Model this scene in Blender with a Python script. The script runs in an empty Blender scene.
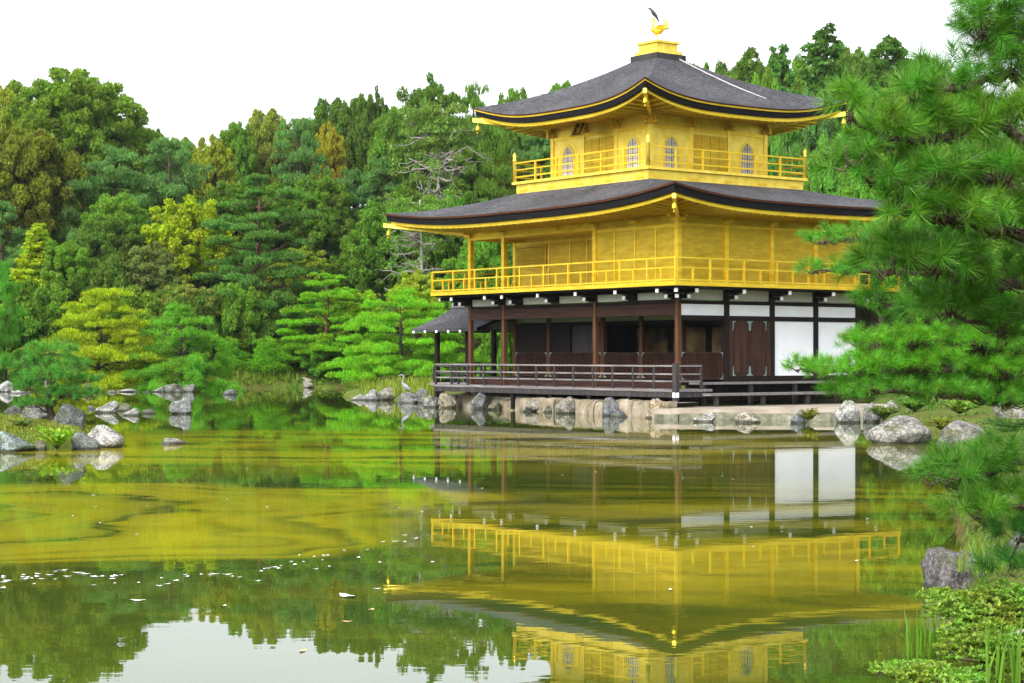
import bpy, math, random
import numpy as np
from mathutils import Vector, Matrix

S = bpy.context.scene
COL = S.collection
R = math.radians

# ------------------------------------------------------------------ camera
F, HOR, CAMZ = 1857.5, 355.0, 1.987          # focal length in pixels, horizon row, eye height over the water
cam = bpy.data.cameras.new("camera")
camo = bpy.data.objects.new("camera", cam)
COL.objects.link(camo)
camo.location = (0, 0, CAMZ)
camo.rotation_euler = (R(90), 0, 0)
cam.sensor_width = 36
cam.lens = 36 * F / 1024
cam.shift_y = (HOR - 341.5) / 1024
cam.clip_start = 0.1
cam.clip_end = 6000
S.camera = camo

# ------------------------------------------------------------------ sky and sun (bright overcast)
SUN_EL, SUN_AZ = R(42), R(212)               # azimuth clockwise from +Y
W = bpy.data.worlds.new("World")
S.world = W
W.use_nodes = True
wn, wl = W.node_tree.nodes, W.node_tree.links
for n in list(wn):
    wn.remove(n)
sky = wn.new("ShaderNodeTexSky")
sky.sky_type = 'NISHITA'
sky.sun_disc = False
sky.sun_elevation = SUN_EL
sky.sun_rotation = SUN_AZ
sky.air_density = 1.0
sky.dust_density = 4.0
hs = wn.new("ShaderNodeHueSaturation")       # thin white cloud over the whole sky
hs.inputs['Saturation'].default_value = 0.22
hs.inputs['Value'].default_value = 2.25
bg = wn.new("ShaderNodeBackground")
bg.inputs['Strength'].default_value = 0.15
wo = wn.new("ShaderNodeOutputWorld")
wl.new(sky.outputs[0], hs.inputs['Color'])
wl.new(hs.outputs[0], bg.inputs['Color'])
wl.new(bg.outputs[0], wo.inputs['Surface'])

sd = bpy.data.lights.new("sun", 'SUN')
sd.energy = 1.9
sd.angle = R(25)
sd.color = (1.0, 0.95, 0.87)
so = bpy.data.objects.new("sun", sd)
COL.objects.link(so)
sdir = Vector((math.sin(SUN_AZ) * math.cos(SUN_EL), math.cos(SUN_AZ) * math.cos(SUN_EL), math.sin(SUN_EL)))
so.rotation_euler = sdir.to_track_quat('Z', 'Y').to_euler()

S.view_settings.view_transform = 'Standard'
S.view_settings.look = 'None'
S.view_settings.exposure = 0.46
S.view_settings.gamma = 1
S.cycles.use_denoising = True
S.cycles.denoising_prefilter = 'NONE'
S.cycles.max_bounces = 8
S.cycles.diffuse_bounces = 5
S.cycles.glossy_bounces = 4
S.cycles.transmission_bounces = 4
S.cycles.transparent_max_bounces = 4
S.cycles.caustics_reflective = False
S.cycles.caustics_refractive = False


# ------------------------------------------------------------------ helpers
def px(x, Y):
    return (x - 512) / F * Y


def pz(y, Y):
    return CAMZ - (y - HOR) / F * Y


class MB:
    """collects faces of one mesh"""
    def __init__(s):
        s.v, s.f, s.n = [], [], 0

    def add(s, verts, faces):
        verts = np.asarray(verts, float).reshape(-1, 3)
        s.v.append(verts)
        for fc in faces:
            s.f.append([i + s.n for i in fc])
        s.n += len(verts)
        return s

    def box(s, x0, x1, y0, y1, z0, z1):
        v = [(x0, y0, z0), (x1, y0, z0), (x1, y1, z0), (x0, y1, z0), (x0, y0, z1), (x1, y0, z1), (x1, y1, z1), (x0, y1, z1)]
        return s.add(v, [(0, 3, 2, 1), (4, 5, 6, 7), (0, 1, 5, 4), (1, 2, 6, 5), (2, 3, 7, 6), (3, 0, 4, 7)])

    def bar(s, a, b, w, h):
        a, b = Vector(a), Vector(b)
        d = (b - a).normalized()
        up = Vector((0, 0, 1)) if abs(d.z) < 0.95 else Vector((1, 0, 0))
        r = d.cross(up).normalized()
        u = r.cross(d).normalized()
        v = []
        for p in (a, b):
            for i, j in ((-1, -1), (1, -1), (1, 1), (-1, 1)):
                v.append(p + r * (i * w / 2) + u * (j * h / 2))
        return s.add(v, [(0, 1, 2, 3), (7, 6, 5, 4), (0, 4, 5, 1), (1, 5, 6, 2), (2, 6, 7, 3), (3, 7, 4, 0)])

    def tube(s, path, radii, n=8):
        path = [Vector(p) for p in path]
        m = len(path)
        V = []
        pr = None
        for i, p in enumerate(path):
            d = (path[min(i + 1, m - 1)] - path[max(i - 1, 0)]).normalized()
            if pr is None:
                pr = d.cross(Vector((0.13, 0.31, 1)) if abs(d.z) < .9 else Vector((1, .2, 0))).normalized()
            r = (pr - d * pr.dot(d)).normalized()
            pr = r
            b = d.cross(r)
            rad = radii[i] if hasattr(radii, '__len__') else radii
            for k in range(n):
                a = 2 * math.pi * k / n
                V.append(p + r * (math.cos(a) * rad) + b * (math.sin(a) * rad))
        fs = []
        for i in range(m - 1):
            for k in range(n):
                k2 = (k + 1) % n
                fs.append((i * n + k, i * n + k2, (i + 1) * n + k2, (i + 1) * n + k))
        fs.append(tuple(range(n))[::-1])
        fs.append(tuple(range((m - 1) * n, m * n)))
        return s.add(V, fs)

    def lathe(s, c, prof, n=10):
        return s.tube([(c[0], c[1], c[2] + z) for r, z in prof], [r for r, z in prof], n)

    def grid(s, P):
        P = np.asarray(P, float)
        a, b = P.shape[:2]
        fs = []
        for i in range(a - 1):
            for j in range(b - 1):
                fs.append((i * b + j, i * b + j + 1, (i + 1) * b + j + 1, (i + 1) * b + j))
        return s.add(P.reshape(-1, 3), fs)

    def mesh(s, name, mat, smooth=False):
        me = bpy.data.meshes.new(name)
        me.from_pydata([tuple(p) for p in np.concatenate(s.v)], [], s.f)
        me.materials.append(mat)
        if smooth:
            me.polygons.foreach_set('use_smooth', [True] * len(me.polygons))
        me.update()
        return me


def fastmesh(name, verts, k, mat):
    """mesh of n separate k-gons from an (n*k,3) array"""
    verts = np.ascontiguousarray(verts, dtype=np.float32)
    nv = len(verts)
    nf = nv // k
    me = bpy.data.meshes.new(name)
    me.vertices.add(nv)
    me.vertices.foreach_set('co', verts.ravel())
    me.loops.add(nv)
    me.loops.foreach_set('vertex_index', np.arange(nv, dtype=np.int32))
    me.polygons.add(nf)
    me.polygons.foreach_set('loop_start', np.arange(0, nv, k, dtype=np.int32))
    me.polygons.foreach_set('loop_total', np.full(nf, k, dtype=np.int32))
    me.materials.append(mat)
    me.update(calc_edges=True)
    return me


def link(name, me, parent=None, loc=None, rot=None, scale=None):
    o = bpy.data.objects.new(name, me)
    COL.objects.link(o)
    if parent is not None:
        o.parent = parent
    if loc is not None:
        o.location = loc
    if rot is not None:
        o.rotation_euler = rot
    if scale is not None:
        o.scale = scale
    return o


def part(name, mb, mat, parent, smooth=False, **k):
    return link(name, mb.mesh(name, mat, smooth), parent, **k)


def tag(o, label, cat, group=None, kind=None):
    o['label'] = label
    o['category'] = cat
    if group:
        o['group'] = group
    if kind:
        o['kind'] = kind
    return o


def structure(o, label=None):
    o['kind'] = 'structure'
    return o


# ------------------------------------------------------------------ materials
def newmat(name):
    m = bpy.data.materials.new(name)
    m.use_nodes = True
    nt = m.node_tree
    b = nt.nodes['Principled BSDF']
    return m, nt, b


def ramp(nt, stops):
    r = nt.nodes.new('ShaderNodeValToRGB')
    e = r.color_ramp.elements
    while len(e) < len(stops):
        e.new(0.5)
    for i, (p, c) in enumerate(stops):
        e[i].position = p
        e[i].color = (*c, 1) if len(c) == 3 else c
    return r


def noise(nt, scale, detail=4, rough=.55, vec=None, dist=0):
    n = nt.nodes.new('ShaderNodeTexNoise')
    n.inputs['Scale'].default_value = scale
    n.inputs['Detail'].default_value = detail
    n.inputs['Roughness'].default_value = rough
    n.inputs['Distortion'].default_value = dist
    if vec is not None:
        nt.links.new(vec, n.inputs['Vector'])
    return n


def mapping(nt, scale=(1, 1, 1), src='Object', rot=(0, 0, 0)):
    t = nt.nodes.new('ShaderNodeTexCoord')
    m = nt.nodes.new('ShaderNodeMapping')
    m.inputs['Scale'].default_value = scale
    m.inputs['Rotation'].default_value = rot
    nt.links.new(t.outputs[src], m.inputs['Vector'])
    return m.outputs[0]


def bump(nt, b, h, strength=.3, dist=.02):
    n = nt.nodes.new('ShaderNodeBump')
    n.inputs['Strength'].default_value = strength
    n.inputs['Distance'].default_value = dist
    nt.links.new(h, n.inputs['Height'])
    nt.links.new(n.outputs[0], b.inputs['Normal'])
    return n


def mat_noise(name, stops, scale=(1, 1, 1), nscale=5, rough=.7, metal=0, bstr=.2, bdist=.01, detail=5, spec=.5, src='Object'):
    m, nt, b = newmat(name)
    v = mapping(nt, scale, src)
    n = noise(nt, nscale, detail, .6, v)
    r = ramp(nt, stops)
    nt.links.new(n.outputs['Fac'], r.inputs[0])
    nt.links.new(r.outputs[0], b.inputs['Base Color'])
    b.inputs['Roughness'].default_value = rough
    b.inputs['Metallic'].default_value = metal
    b.inputs['Specular IOR Level'].default_value = spec
    if bstr:
        bump(nt, b, n.outputs['Fac'], bstr, bdist)
    return m


def mixrgb(nt, a, bcol, fac, mode='MIX'):
    m = nt.nodes.new('ShaderNodeMix')
    m.data_type = 'RGBA'
    m.blend_type = mode
    for sock, val in ((m.inputs[6], a), (m.inputs[7], bcol), (m.inputs[0], fac)):
        if hasattr(val, 'is_linked'):
            nt.links.new(val, sock)
        elif isinstance(val, (tuple, list)):
            sock.default_value = (*val, 1)
        else:
            sock.default_value = val
    return m.outputs[2]


def math_n(nt, op, a, b=None, c=None, clamp=False):
    m = nt.nodes.new('ShaderNodeMath')
    m.operation = op
    m.use_clamp = clamp
    for i, val in enumerate((a, b, c)):
        if val is None:
            continue
        if hasattr(val, 'is_linked'):
            nt.links.new(val, m.inputs[i])
        else:
            m.inputs[i].default_value = val
    return m.outputs[0]


GOLD_STOPS = [(.3, (.64, .425, .014)), (.5, (.77, .535, .026)), (.72, (.88, .65, .065))]
def gold(name, boards=False, rough=.42, metal=.55):
    m, nt, b = newmat(name)
    v = mapping(nt, (.6, .6, 2.5))
    n = noise(nt, 2.2, 6, .6, v)
    r = ramp(nt, GOLD_STOPS)
    nt.links.new(n.outputs['Fac'], r.inputs[0])
    col = r.outputs[0]
    b.inputs['Roughness'].default_value = rough
    b.inputs['Metallic'].default_value = metal
    if boards:
        w = nt.nodes.new('ShaderNodeTexWave')
        w.wave_type = 'BANDS'
        w.bands_direction = 'Z'
        w.inputs['Scale'].default_value = 2.6
        w.inputs['Distortion'].default_value = .25
        w.inputs['Detail'].default_value = 1
        nt.links.new(mapping(nt), w.inputs['Vector'])
        seam = ramp(nt, [(0.0, (.62, .62, .62)), (.1, (1, 1, 1))])
        nt.links.new(w.outputs['Fac'], seam.inputs[0])
        col = mixrgb(nt, col, seam.outputs[0], .16, 'MULTIPLY')
        # squares of gold leaf
        bt = nt.nodes.new('ShaderNodeTexBrick')
        bt.inputs['Scale'].default_value = 1
        bt.inputs['Brick Width'].default_value = .22
        bt.inputs['Row Height'].default_value = .11
        bt.inputs['Mortar Size'].default_value = .0015
        bt.inputs['Color1'].default_value = (.86, .86, .86, 1)
        bt.inputs['Color2'].default_value = (1.08, 1.08, 1.08, 1)
        bt.inputs['Mortar'].default_value = (.8, .8, .8, 1)
        t = nt.nodes.new('ShaderNodeTexCoord')
        cx = nt.nodes.new('ShaderNodeSeparateXYZ')
        nt.links.new(t.outputs['Object'], cx.inputs[0])
        cb = nt.nodes.new('ShaderNodeCombineXYZ')
        nt.links.new(math_n(nt, 'ADD', cx.outputs[0], cx.outputs[1]), cb.inputs[0])
        nt.links.new(cx.outputs[2], cb.inputs[1])
        nt.links.new(cb.outputs[0], bt.inputs['Vector'])
        col = mixrgb(nt, col, bt.outputs['Color'], .6, 'MULTIPLY')
        bump(nt, b, w.outputs['Fac'], .10, .01)
    else:
        bump(nt, b, n.outputs['Fac'], .12, .01)
    if boards:
        col = mixrgb(nt, col, (.72, .71, .6), 1, 'MULTIPLY')
    nt.links.new(col, b.inputs['Base Color'])
    return m


M = {}
M['gold'] = gold('gold_leaf', False, .36, .7)
M['gold_wall'] = gold('gold_leaf_boards', True, .38, .7)
M['gold_soffit_bounce'] = mat_noise('gold_leaf_soffit_bounce', [(.3, (.60, .33, .010)), (.7, (.76, .46, .025))], nscale=6, rough=.42, metal=.55, bstr=.1)  # deeper orange: light bounced between gilded surfaces under the eaves, painted into the colour
M['gold_pale'] = mat_noise('gold_leaf_pale', [(.3, (.70, .49, .035)), (.5, (.80, .60, .07)), (.7, (.90, .71, .14))], nscale=3, rough=.36, metal=.6, bstr=.1)
M['gold_deep'] = mat_noise('gold_leaf_deep', [(.3, (.60, .38, .016)), (.7, (.76, .52, .03))], nscale=6, rough=.42, metal=.5, bstr=.1)


def wood(name, c0, c1, c2, rough=.65, axis='Z', spec=.4):
    sc = {'X': (.6, 14, 14), 'Y': (14, .6, 14), 'Z': (14, 14, .6)}[axis]
    return mat_noise(name, [(.3, c0), (.5, c1), (.72, c2)], sc, 1.6, rough, 0, .25, .006, 6, spec)


M['post'] = wood('weathered_post_timber', (.025, .010, .005), (.062, .026, .011), (.13, .056, .022), spec=.2)
M['beam'] = wood('brown_beam_timber', (.012, .006, .005), (.028, .012, .009), (.052, .022, .015), axis='Y', spec=.15)
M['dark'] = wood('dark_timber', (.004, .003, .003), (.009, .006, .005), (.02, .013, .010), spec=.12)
M['door'] = wood('door_timber', (.008, .004, .003), (.026, .010, .006), (.075, .028, .012), spec=.2)
M['greywood'] = wood('silver_grey_timber', (.06, .055, .055), (.13, .12, .12), (.24, .225, .22), axis='Y')
M['greydark'] = wood('dark_grey_timber', (.012, .011, .012), (.03, .027, .027), (.065, .058, .058), spec=.2)
M['white'] = mat_noise('white_plaster', [(.3, (.57, .60, .65)), (.7, (.69, .70, .74))], nscale=.9, rough=.85, bstr=.05)
M['whitecap'] = mat_noise('white_painted_beam_end', [(.3, (.7, .72, .76)), (.7, (.82, .82, .84))], nscale=6, rough=.7, bstr=.05)
M['frieze'] = mat_noise('grey_plaster', [(.3, (.36, .38, .34)), (.7, (.46, .47, .43))], nscale=2, rough=.9, bstr=.05)
M['verdigris'] = mat_noise('verdigris_metal', [(.3, (.10, .18, .17)), (.7, (.28, .38, .36))], nscale=20, rough=.5, metal=.3)
M['screen'] = mat_noise('painted_screen', [(.35, (.08, .05, .025)), (.55, (.3, .2, .08)), (.7, (.42, .32, .14))], (1, 1, 1), 1.4, .7, 0, 0)
M['paper'] = mat_noise('window_paper', [(.3, (.50, .46, .38)), (.7, (.64, .58, .46))], nscale=3, rough=.8, bstr=0)
M['black'] = mat_noise('black_lacquer', [(.3, (.008, .008, .01)), (.7, (.02, .02, .022))], nscale=8, rough=.35, bstr=0)
M['stonecable'] = mat_noise('pale_metal_strip', [(.3, (.34, .34, .34)), (.7, (.5, .49, .48))], nscale=8, rough=.5, metal=.2, bstr=0)


def mk_roof():
    m, nt, b = newmat('cypress_bark_shingle')
    g = nt.nodes.new('ShaderNodeTexCoord')
    n1 = noise(nt, 5, 7, .75, mapping(nt, (1, 1, 7)))
    n2 = noise(nt, .55, 4, .6, mapping(nt, (1, 1, 1)))
    n3 = noise(nt, 38, 3, .6, mapping(nt, (.5, .5, 4)))
    r1 = ramp(nt, [(.41, (.006, .0065, .009)), (.5, (.034, .035, .041)), (.60, (.135, .137, .150))])
    nt.links.new(math_n(nt, 'ADD', math_n(nt, 'MULTIPLY', n1.outputs[0], .5), math_n(nt, 'MULTIPLY', n3.outputs[0], .5)), r1.inputs[0])
    r2 = ramp(nt, [(.35, (.55, .55, .58)), (.65, (1.3, 1.28, 1.26))])
    nt.links.new(n2.outputs[0], r2.inputs[0])
    nt.links.new(mixrgb(nt, r1.outputs[0], r2.outputs[0], .8, 'MULTIPLY'), b.inputs['Base Color'])
    b.inputs['Roughness'].default_value = .8
    b.inputs['Specular IOR Level'].default_value = .3
    w = nt.nodes.new('ShaderNodeTexWave')
    w.bands_direction = 'Z'
    w.inputs['Scale'].default_value = 7
    w.inputs['Distortion'].default_value = 2.5
    w.inputs['Detail'].default_value = 3
    nt.links.new(g.outputs['Object'], w.inputs['Vector'])
    bump(nt, b, math_n(nt, 'ADD', w.outputs['Fac'], n3.outputs[0]), .5, .03)
    return m


M['roof'] = mk_roof()
M['roofedge'] = mat_noise('bark_edge_dark', [(.3, (.004, .004, .005)), (.7, (.013, .012, .013))], (1, 1, 8), 6, .9, spec=.08)
M['roofedge_red'] = mat_noise('bark_edge_russet', [(.3, (.035, .012, .007)), (.7, (.09, .036, .016))], (1, 1, 8), 6, .9, spec=.1)


def mk_rock():
    m, nt, b = newmat('lichened_rock')
    v = mapping(nt)
    n1 = noise(nt, 2.2, 8, .65, v)
    n2 = noise(nt, 9, 6, .7, v, .6)
    n3 = noise(nt, 28, 4, .6, v)
    oi = nt.nodes.new('ShaderNodeObjectInfo')
    base = ramp(nt, [(.34, (.045, .046, .048)), (.5, (.13, .13, .126)), (.66, (.27, .265, .25))])
    nt.links.new(n1.outputs[0], base.inputs[0])
    lich = ramp(nt, [(.50, (0, 0, 0)), (.60, (1, 1, 1))])
    nt.links.new(n2.outputs[0], lich.inputs[0])
    c = mixrgb(nt, base.outputs[0], (.48, .47, .44), math_n(nt, 'MULTIPLY', lich.outputs[0], .6))
    dk = ramp(nt, [(.36, (1, 1, 1)), (.46, (0, 0, 0))])
    nt.links.new(n3.outputs[0], dk.inputs[0])
    c = mixrgb(nt, c, (.03, .03, .03), math_n(nt, 'MULTIPLY', dk.outputs[0], .45))
    c = mixrgb(nt, c, oi.outputs['Color'], 1.0, 'MULTIPLY')
    # moss growing in patches
    ms = ramp(nt, [(.56, (0, 0, 0)), (.66, (1, 1, 1))])
    nt.links.new(noise(nt, 1.3, 5, .6, mapping(nt, (1, 1, 1), rot=(1, 2, 3))).outputs[0], ms.inputs[0])
    c = mixrgb(nt, c, (.07, .085, .012), math_n(nt, 'MULTIPLY', ms.outputs[0], .55))
    ge = nt.nodes.new('ShaderNodeNewGeometry')
    sp = nt.nodes.new('ShaderNodeSeparateXYZ')
    nt.links.new(ge.outputs['Position'], sp.inputs[0])
    wet = ramp(nt, [(.045, (1, 1, 1)), (.085, (0, 0, 0))])
    nt.links.new(math_n(nt, 'ADD', sp.outputs[2], math_n(nt, 'MULTIPLY_ADD', n2.outputs[0], .06, -.03)), wet.inputs[0])
    c = mixrgb(nt, c, (.028, .03, .02), math_n(nt, 'MULTIPLY', wet.outputs[0], .8))
    nt.links.new(c, b.inputs['Base Color'])
    b.inputs['Roughness'].default_value = .85
    b.inputs['Specular IOR Level'].default_value = .3
    bump(nt, b, math_n(nt, 'ADD', n2.outputs[0], math_n(nt, 'MULTIPLY', n3.outputs[0], .5)), .7, .05)
    return m


M['rock'] = mk_rock()
M['palestone'] = mat_noise('pale_cut_stone', [(.34, (.045, .05, .022)), (.44, (.13, .105, .065)), (.55, (.20, .165, .115)), (.68, (.31, .285, .24))], nscale=2.0, rough=.85, bstr=.4, bdist=.03, detail=9)
M['slab'] = mat_noise('landing_slab_stone', [(.3, (.16, .135, .095)), (.5, (.26, .225, .175)), (.7, (.36, .325, .28))], nscale=1.2, rough=.85, bstr=.3, detail=9)
M['kerbstone'] = mat_noise('mossy_kerb_stone', [(.35, (.03, .035, .02)), (.5, (.13, .13, .09)), (.7, (.30, .28, .22))], nscale=2.5, rough=.85, bstr=.5, bdist=.04, detail=9)


def mk_leaf(name, transl=.35, rough=.5, spec=.35, var=.45, hue=.03, nscale=.45):
    m, nt, b = newmat(name)
    oi = nt.nodes.new('ShaderNodeObjectInfo')
    ge = nt.nodes.new('ShaderNodeNewGeometry')
    n = noise(nt, nscale, 3, .6, mapping(nt))
    h = nt.nodes.new('ShaderNodeHueSaturation')
    nt.links.new(oi.outputs['Color'], h.inputs['Color'])
    nt.links.new(math_n(nt, 'MULTIPLY_ADD', n.outputs[0], hue * 3.2, .5 - hue * 1.6), h.inputs['Hue'])
    vv = math_n(nt, 'ADD', math_n(nt, 'MULTIPLY_ADD', ge.outputs['Random Per Island'], var * 1.3, 1 - var * .65),
                math_n(nt, 'MULTIPLY_ADD', n.outputs[0], 1.2, -.6))
    nt.links.new(vv, h.inputs['Value'])
    nt.links.new(h.outputs[0], b.inputs['Base Color'])
    b.inputs['Roughness'].default_value = rough
    b.inputs['Specular IOR Level'].default_value = spec
    tr = nt.nodes.new('ShaderNodeBsdfTranslucent')
    tc = mixrgb(nt, h.outputs[0], (1.15, 1.35, .5), 1, 'MULTIPLY')
    nt.links.new(tc, tr.inputs['Color'])
    mx = nt.nodes.new('ShaderNodeMixShader')
    mx.inputs[0].default_value = transl
    out = nt.nodes['Material Output']
    nt.links.new(b.outputs[0], mx.inputs[1])
    nt.links.new(tr.outputs[0], mx.inputs[2])
    nt.links.new(mx.outputs[0], out.inputs['Surface'])
    return m


M['leaf'] = mk_leaf('tree_leaves', .5, .6, .1, .7)
M['needle'] = mk_leaf('pine_needles', .42, .55, .1, .7, .03, .5)
M['needle_near'] = mk_leaf('close_pine_needles', .34, .4, .35, 1.1, .035, 6.0)
M['shrub_leaf'] = mk_leaf('shrub_leaves', .4, .45, .3, .8, .07, 3.0)
M['blade'] = mk_leaf('iris_blades', .4, .4, .4, .5, .03, 2.0)
M['bark'] = mat_noise('brown_bark', [(.3, (.02, .014, .010)), (.5, (.05, .036, .027)), (.7, (.11, .085, .065))], (3, 3, .8), 4, .9, 0, .6, .03, 7, .2)
M['redbark'] = mat_noise('red_pine_bark', [(.3, (.03, .018, .012)), (.5, (.075, .04, .026)), (.7, (.14, .075, .05))], (3, 3, .8), 4, .9, 0, .6, .03, 7, .2)
M['palebark'] = mat_noise('bleached_bark', [(.3, (.12, .105, .095)), (.5, (.21, .19, .175)), (.7, (.32, .30, .28))], (3, 3, .8), 4, .9, 0, .4, .03, 7, .2)
M['twig'] = mat_noise('twig_bark', [(.3, (.02, .013, .009)), (.5, (.06, .042, .03)), (.7, (.16, .13, .11))], (8, 8, 8), 5, .9, 0, .6, .01, 7, .2)


def mk_ground():
    m, nt, b = newmat('mossy_ground')
    v = mapping(nt)
    n1 = noise(nt, .35, 6, .65, v)
    n2 = noise(nt, 5, 6, .7, v)
    r1 = ramp(nt, [(.27, (.11, .055, .028)), (.36, (.085, .075, .022)), (.52, (.085, .115, .018)), (.7, (.06, .115, .018))])
    nt.links.new(n1.outputs[0], r1.inputs[0])
    r2 = ramp(nt, [(.3, (.55, .55, .55)), (.7, (1.35, 1.35, 1.35))])
    nt.links.new(n2.outputs[0], r2.inputs[0])
    nt.links.new(mixrgb(nt, r1.outputs[0], r2.outputs[0], 1, 'MULTIPLY'), b.inputs['Base Color'])
    b.inputs['Roughness'].default_value = .95
    b.inputs['Specular IOR Level'].default_value = .1
    bump(nt, b, n2.outputs[0], .8, .08)
    return m


M['ground'] = mk_ground()


def mk_water():
    m, nt, b = newmat('murky_pond_water')
    ge = nt.nodes.new('ShaderNodeNewGeometry')
    pos = ge.outputs['Position']
    sx = nt.nodes.new('ShaderNodeSeparateXYZ')
    nt.links.new(pos, sx.inputs[0])

    def mp(scale, rot=0, src=pos):
        k = nt.nodes.new('ShaderNodeMapping')
        k.inputs['Scale'].default_value = scale
        k.inputs['Rotation'].default_value = (0, 0, rot)
        nt.links.new(src, k.inputs['Vector'])
        return k.outputs[0]

    wx = noise(nt, 1, 3, .5, mp((.10, .16, 1)))
    wf = noise(nt, 1, 4, .6, mp((.35, .6, 1)))
    # warped coordinates drive the drifting algae film
    wv = nt.nodes.new('ShaderNodeVectorMath')
    wv.operation = 'MULTIPLY_ADD'
    nt.links.new(wx.outputs['Color'], wv.inputs[0])
    wv.inputs[1].default_value = (9, 7, 0)
    nt.links.new(pos, wv.inputs[2])
    wv2 = nt.nodes.new('ShaderNodeVectorMath')
    wv2.operation = 'MULTIPLY_ADD'
    nt.links.new(wf.outputs['Color'], wv2.inputs[0])
    wv2.inputs[1].default_value = (1.6, 1.3, 0)
    nt.links.new(wv.outputs[0], wv2.inputs[2])
    warped = wv2.outputs[0]

    def blob(cx, cy, a, c, r0, r1, rot=0):
        """soft ellipse mask 1 inside, 0 outside, in warped coordinates (warp mean subtracted)"""
        k = nt.nodes.new('ShaderNodeVectorMath')
        k.operation = 'SUBTRACT'
        nt.links.new(warped, k.inputs[0])
        k.inputs[1].default_value = (cx + 5.3, cy + 4.15, 0)
        q = mp((1 / a, 1 / c, 0), rot, k.outputs[0])
        ln = nt.nodes.new('ShaderNodeVectorMath')
        ln.operation = 'LENGTH'
        nt.links.new(q, ln.inputs[0])
        mr = nt.nodes.new('ShaderNodeMapRange')
        mr.interpolation_type = 'SMOOTHSTEP'
        nt.links.new(ln.outputs['Value'], mr.inputs[0])
        mr.inputs[1].default_value = r0
        mr.inputs[2].default_value = r1
        mr.inputs[3].default_value = 1
        mr.inputs[4].default_value = 0
        return mr.outputs[0], ln.outputs['Value']

    # the big swirl in front of the islet
    sw, dist = blob(-8.5, 23.5, 8.3, 5.6, .9, 1.02)
    nb = nt.nodes.new('ShaderNodeTexNoise')
    nb.noise_dimensions = '1D'
    nb.inputs['Scale'].default_value = 9
    nb.inputs['Detail'].default_value = 3
    nt.links.new(math_n(nt, 'ADD', dist, math_n(nt, 'MULTIPLY', wf.outputs[0], .12)), nb.inputs['W'])
    bands = ramp(nt, [(.30, (.05, .05, .05)), (.40, (.65, .65, .65)), (.55, (1, 1, 1))])
    nt.links.new(nb.outputs['Fac'], bands.inputs[0])
    m1 = math_n(nt, 'MULTIPLY', sw, bands.outputs[0])
    # the far film in front of the pavilion and the islet
    fb, d2 = blob(-2.5, 41, 13, 11, .55, 1.05)
    st = noise(nt, 1, 5, .6, mp((.12, .55, 1), .25, warped))
    stre = ramp(nt, [(.40, (0, 0, 0)), (.54, (1, 1, 1))])
    nt.links.new(st.outputs[0], stre.inputs[0])
    m2 = math_n(nt, 'MULTIPLY', fb, stre.outputs[0])
    # thin trailing threads over the rest
    rb, d3 = blob(4.5, 22, 9, 11, .4, 1.1)
    st2 = noise(nt, 1, 6, .65, mp((.16, .7, 1), -.2, warped))
    thr = ramp(nt, [(.42, (0, 0, 0)), (.62, (.72, .72, .72))])
    nt.links.new(st2.outputs[0], thr.inputs[0])
    m3 = math_n(nt, 'MULTIPLY', rb, thr.outputs[0])
    st3 = noise(nt, 1, 6, .7, mp((.2, 1.1, 1), .1, warped))
    th3 = ramp(nt, [(.56, (0, 0, 0)), (.74, (.35, .35, .35))])
    nt.links.new(st3.outputs[0], th3.inputs[0])
    film = math_n(nt, 'MAXIMUM', math_n(nt, 'MAXIMUM', m1, m2), math_n(nt, 'MAXIMUM', m3, th3.outputs[0]), clamp=True)

    bodyn = noise(nt, 1, 5, .6, mp((.14, .3, 1)))
    body = ramp(nt, [(.35, (.022, .050, .008)), (.6, (.050, .066, .006))])
    nt.links.new(bodyn.outputs[0], body.inputs[0])
    filmc = ramp(nt, [(.3, (.185, .172, .005)), (.7, (.275, .245, .008))])
    nt.links.new(wf.outputs[0], filmc.inputs[0])
    nt.links.new(mixrgb(nt, body.outputs[0], filmc.outputs[0], film), b.inputs['Base Color'])
    b.inputs['IOR'].default_value = 1.333
    nt.links.new(math_n(nt, 'MULTIPLY_ADD', film, -.36, .5), b.inputs['Specular IOR Level'])
    nt.links.new(math_n(nt, 'MULTIPLY_ADD', film, .05, .004), b.inputs['Roughness'])
    r1 = noise(nt, 1, 3, .5, mp((.9, 2.2, 1)))
    r2 = noise(nt, 1, 2, .5, mp((5, 11, 1), .15))
    calm = noise(nt, 1, 2, .5, mp((.06, .12, 1), .4))
    hsum = math_n(nt, 'ADD', r1.outputs[0], math_n(nt, 'MULTIPLY', r2.outputs[0], math_n(nt, 'MULTIPLY', calm.outputs[0], .14)))
    bump(nt, b, hsum, .013, .05)
    return m


M['water'] = mk_water()
M['hill'] = mat_noise('far_wooded_slope', [(.3, (.03, .055, .03)), (.7, (.06, .095, .04))], nscale=.05, rough=.9, bstr=.5, bdist=4)

TH = 0.643
BX, BY = 5.44, 60.874


def bw(x, y):
    """pavilion plan (x north along its right face, y west along its left face) -> world"""
    return (BX + x * math.cos(TH) - y * math.sin(TH), BY + x * math.sin(TH) + y * math.cos(TH))


# ------------------------------------------------------------------ ground and water
def wall_c(y):
    return -.15 - .125 * (13.3 - y)


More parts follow.
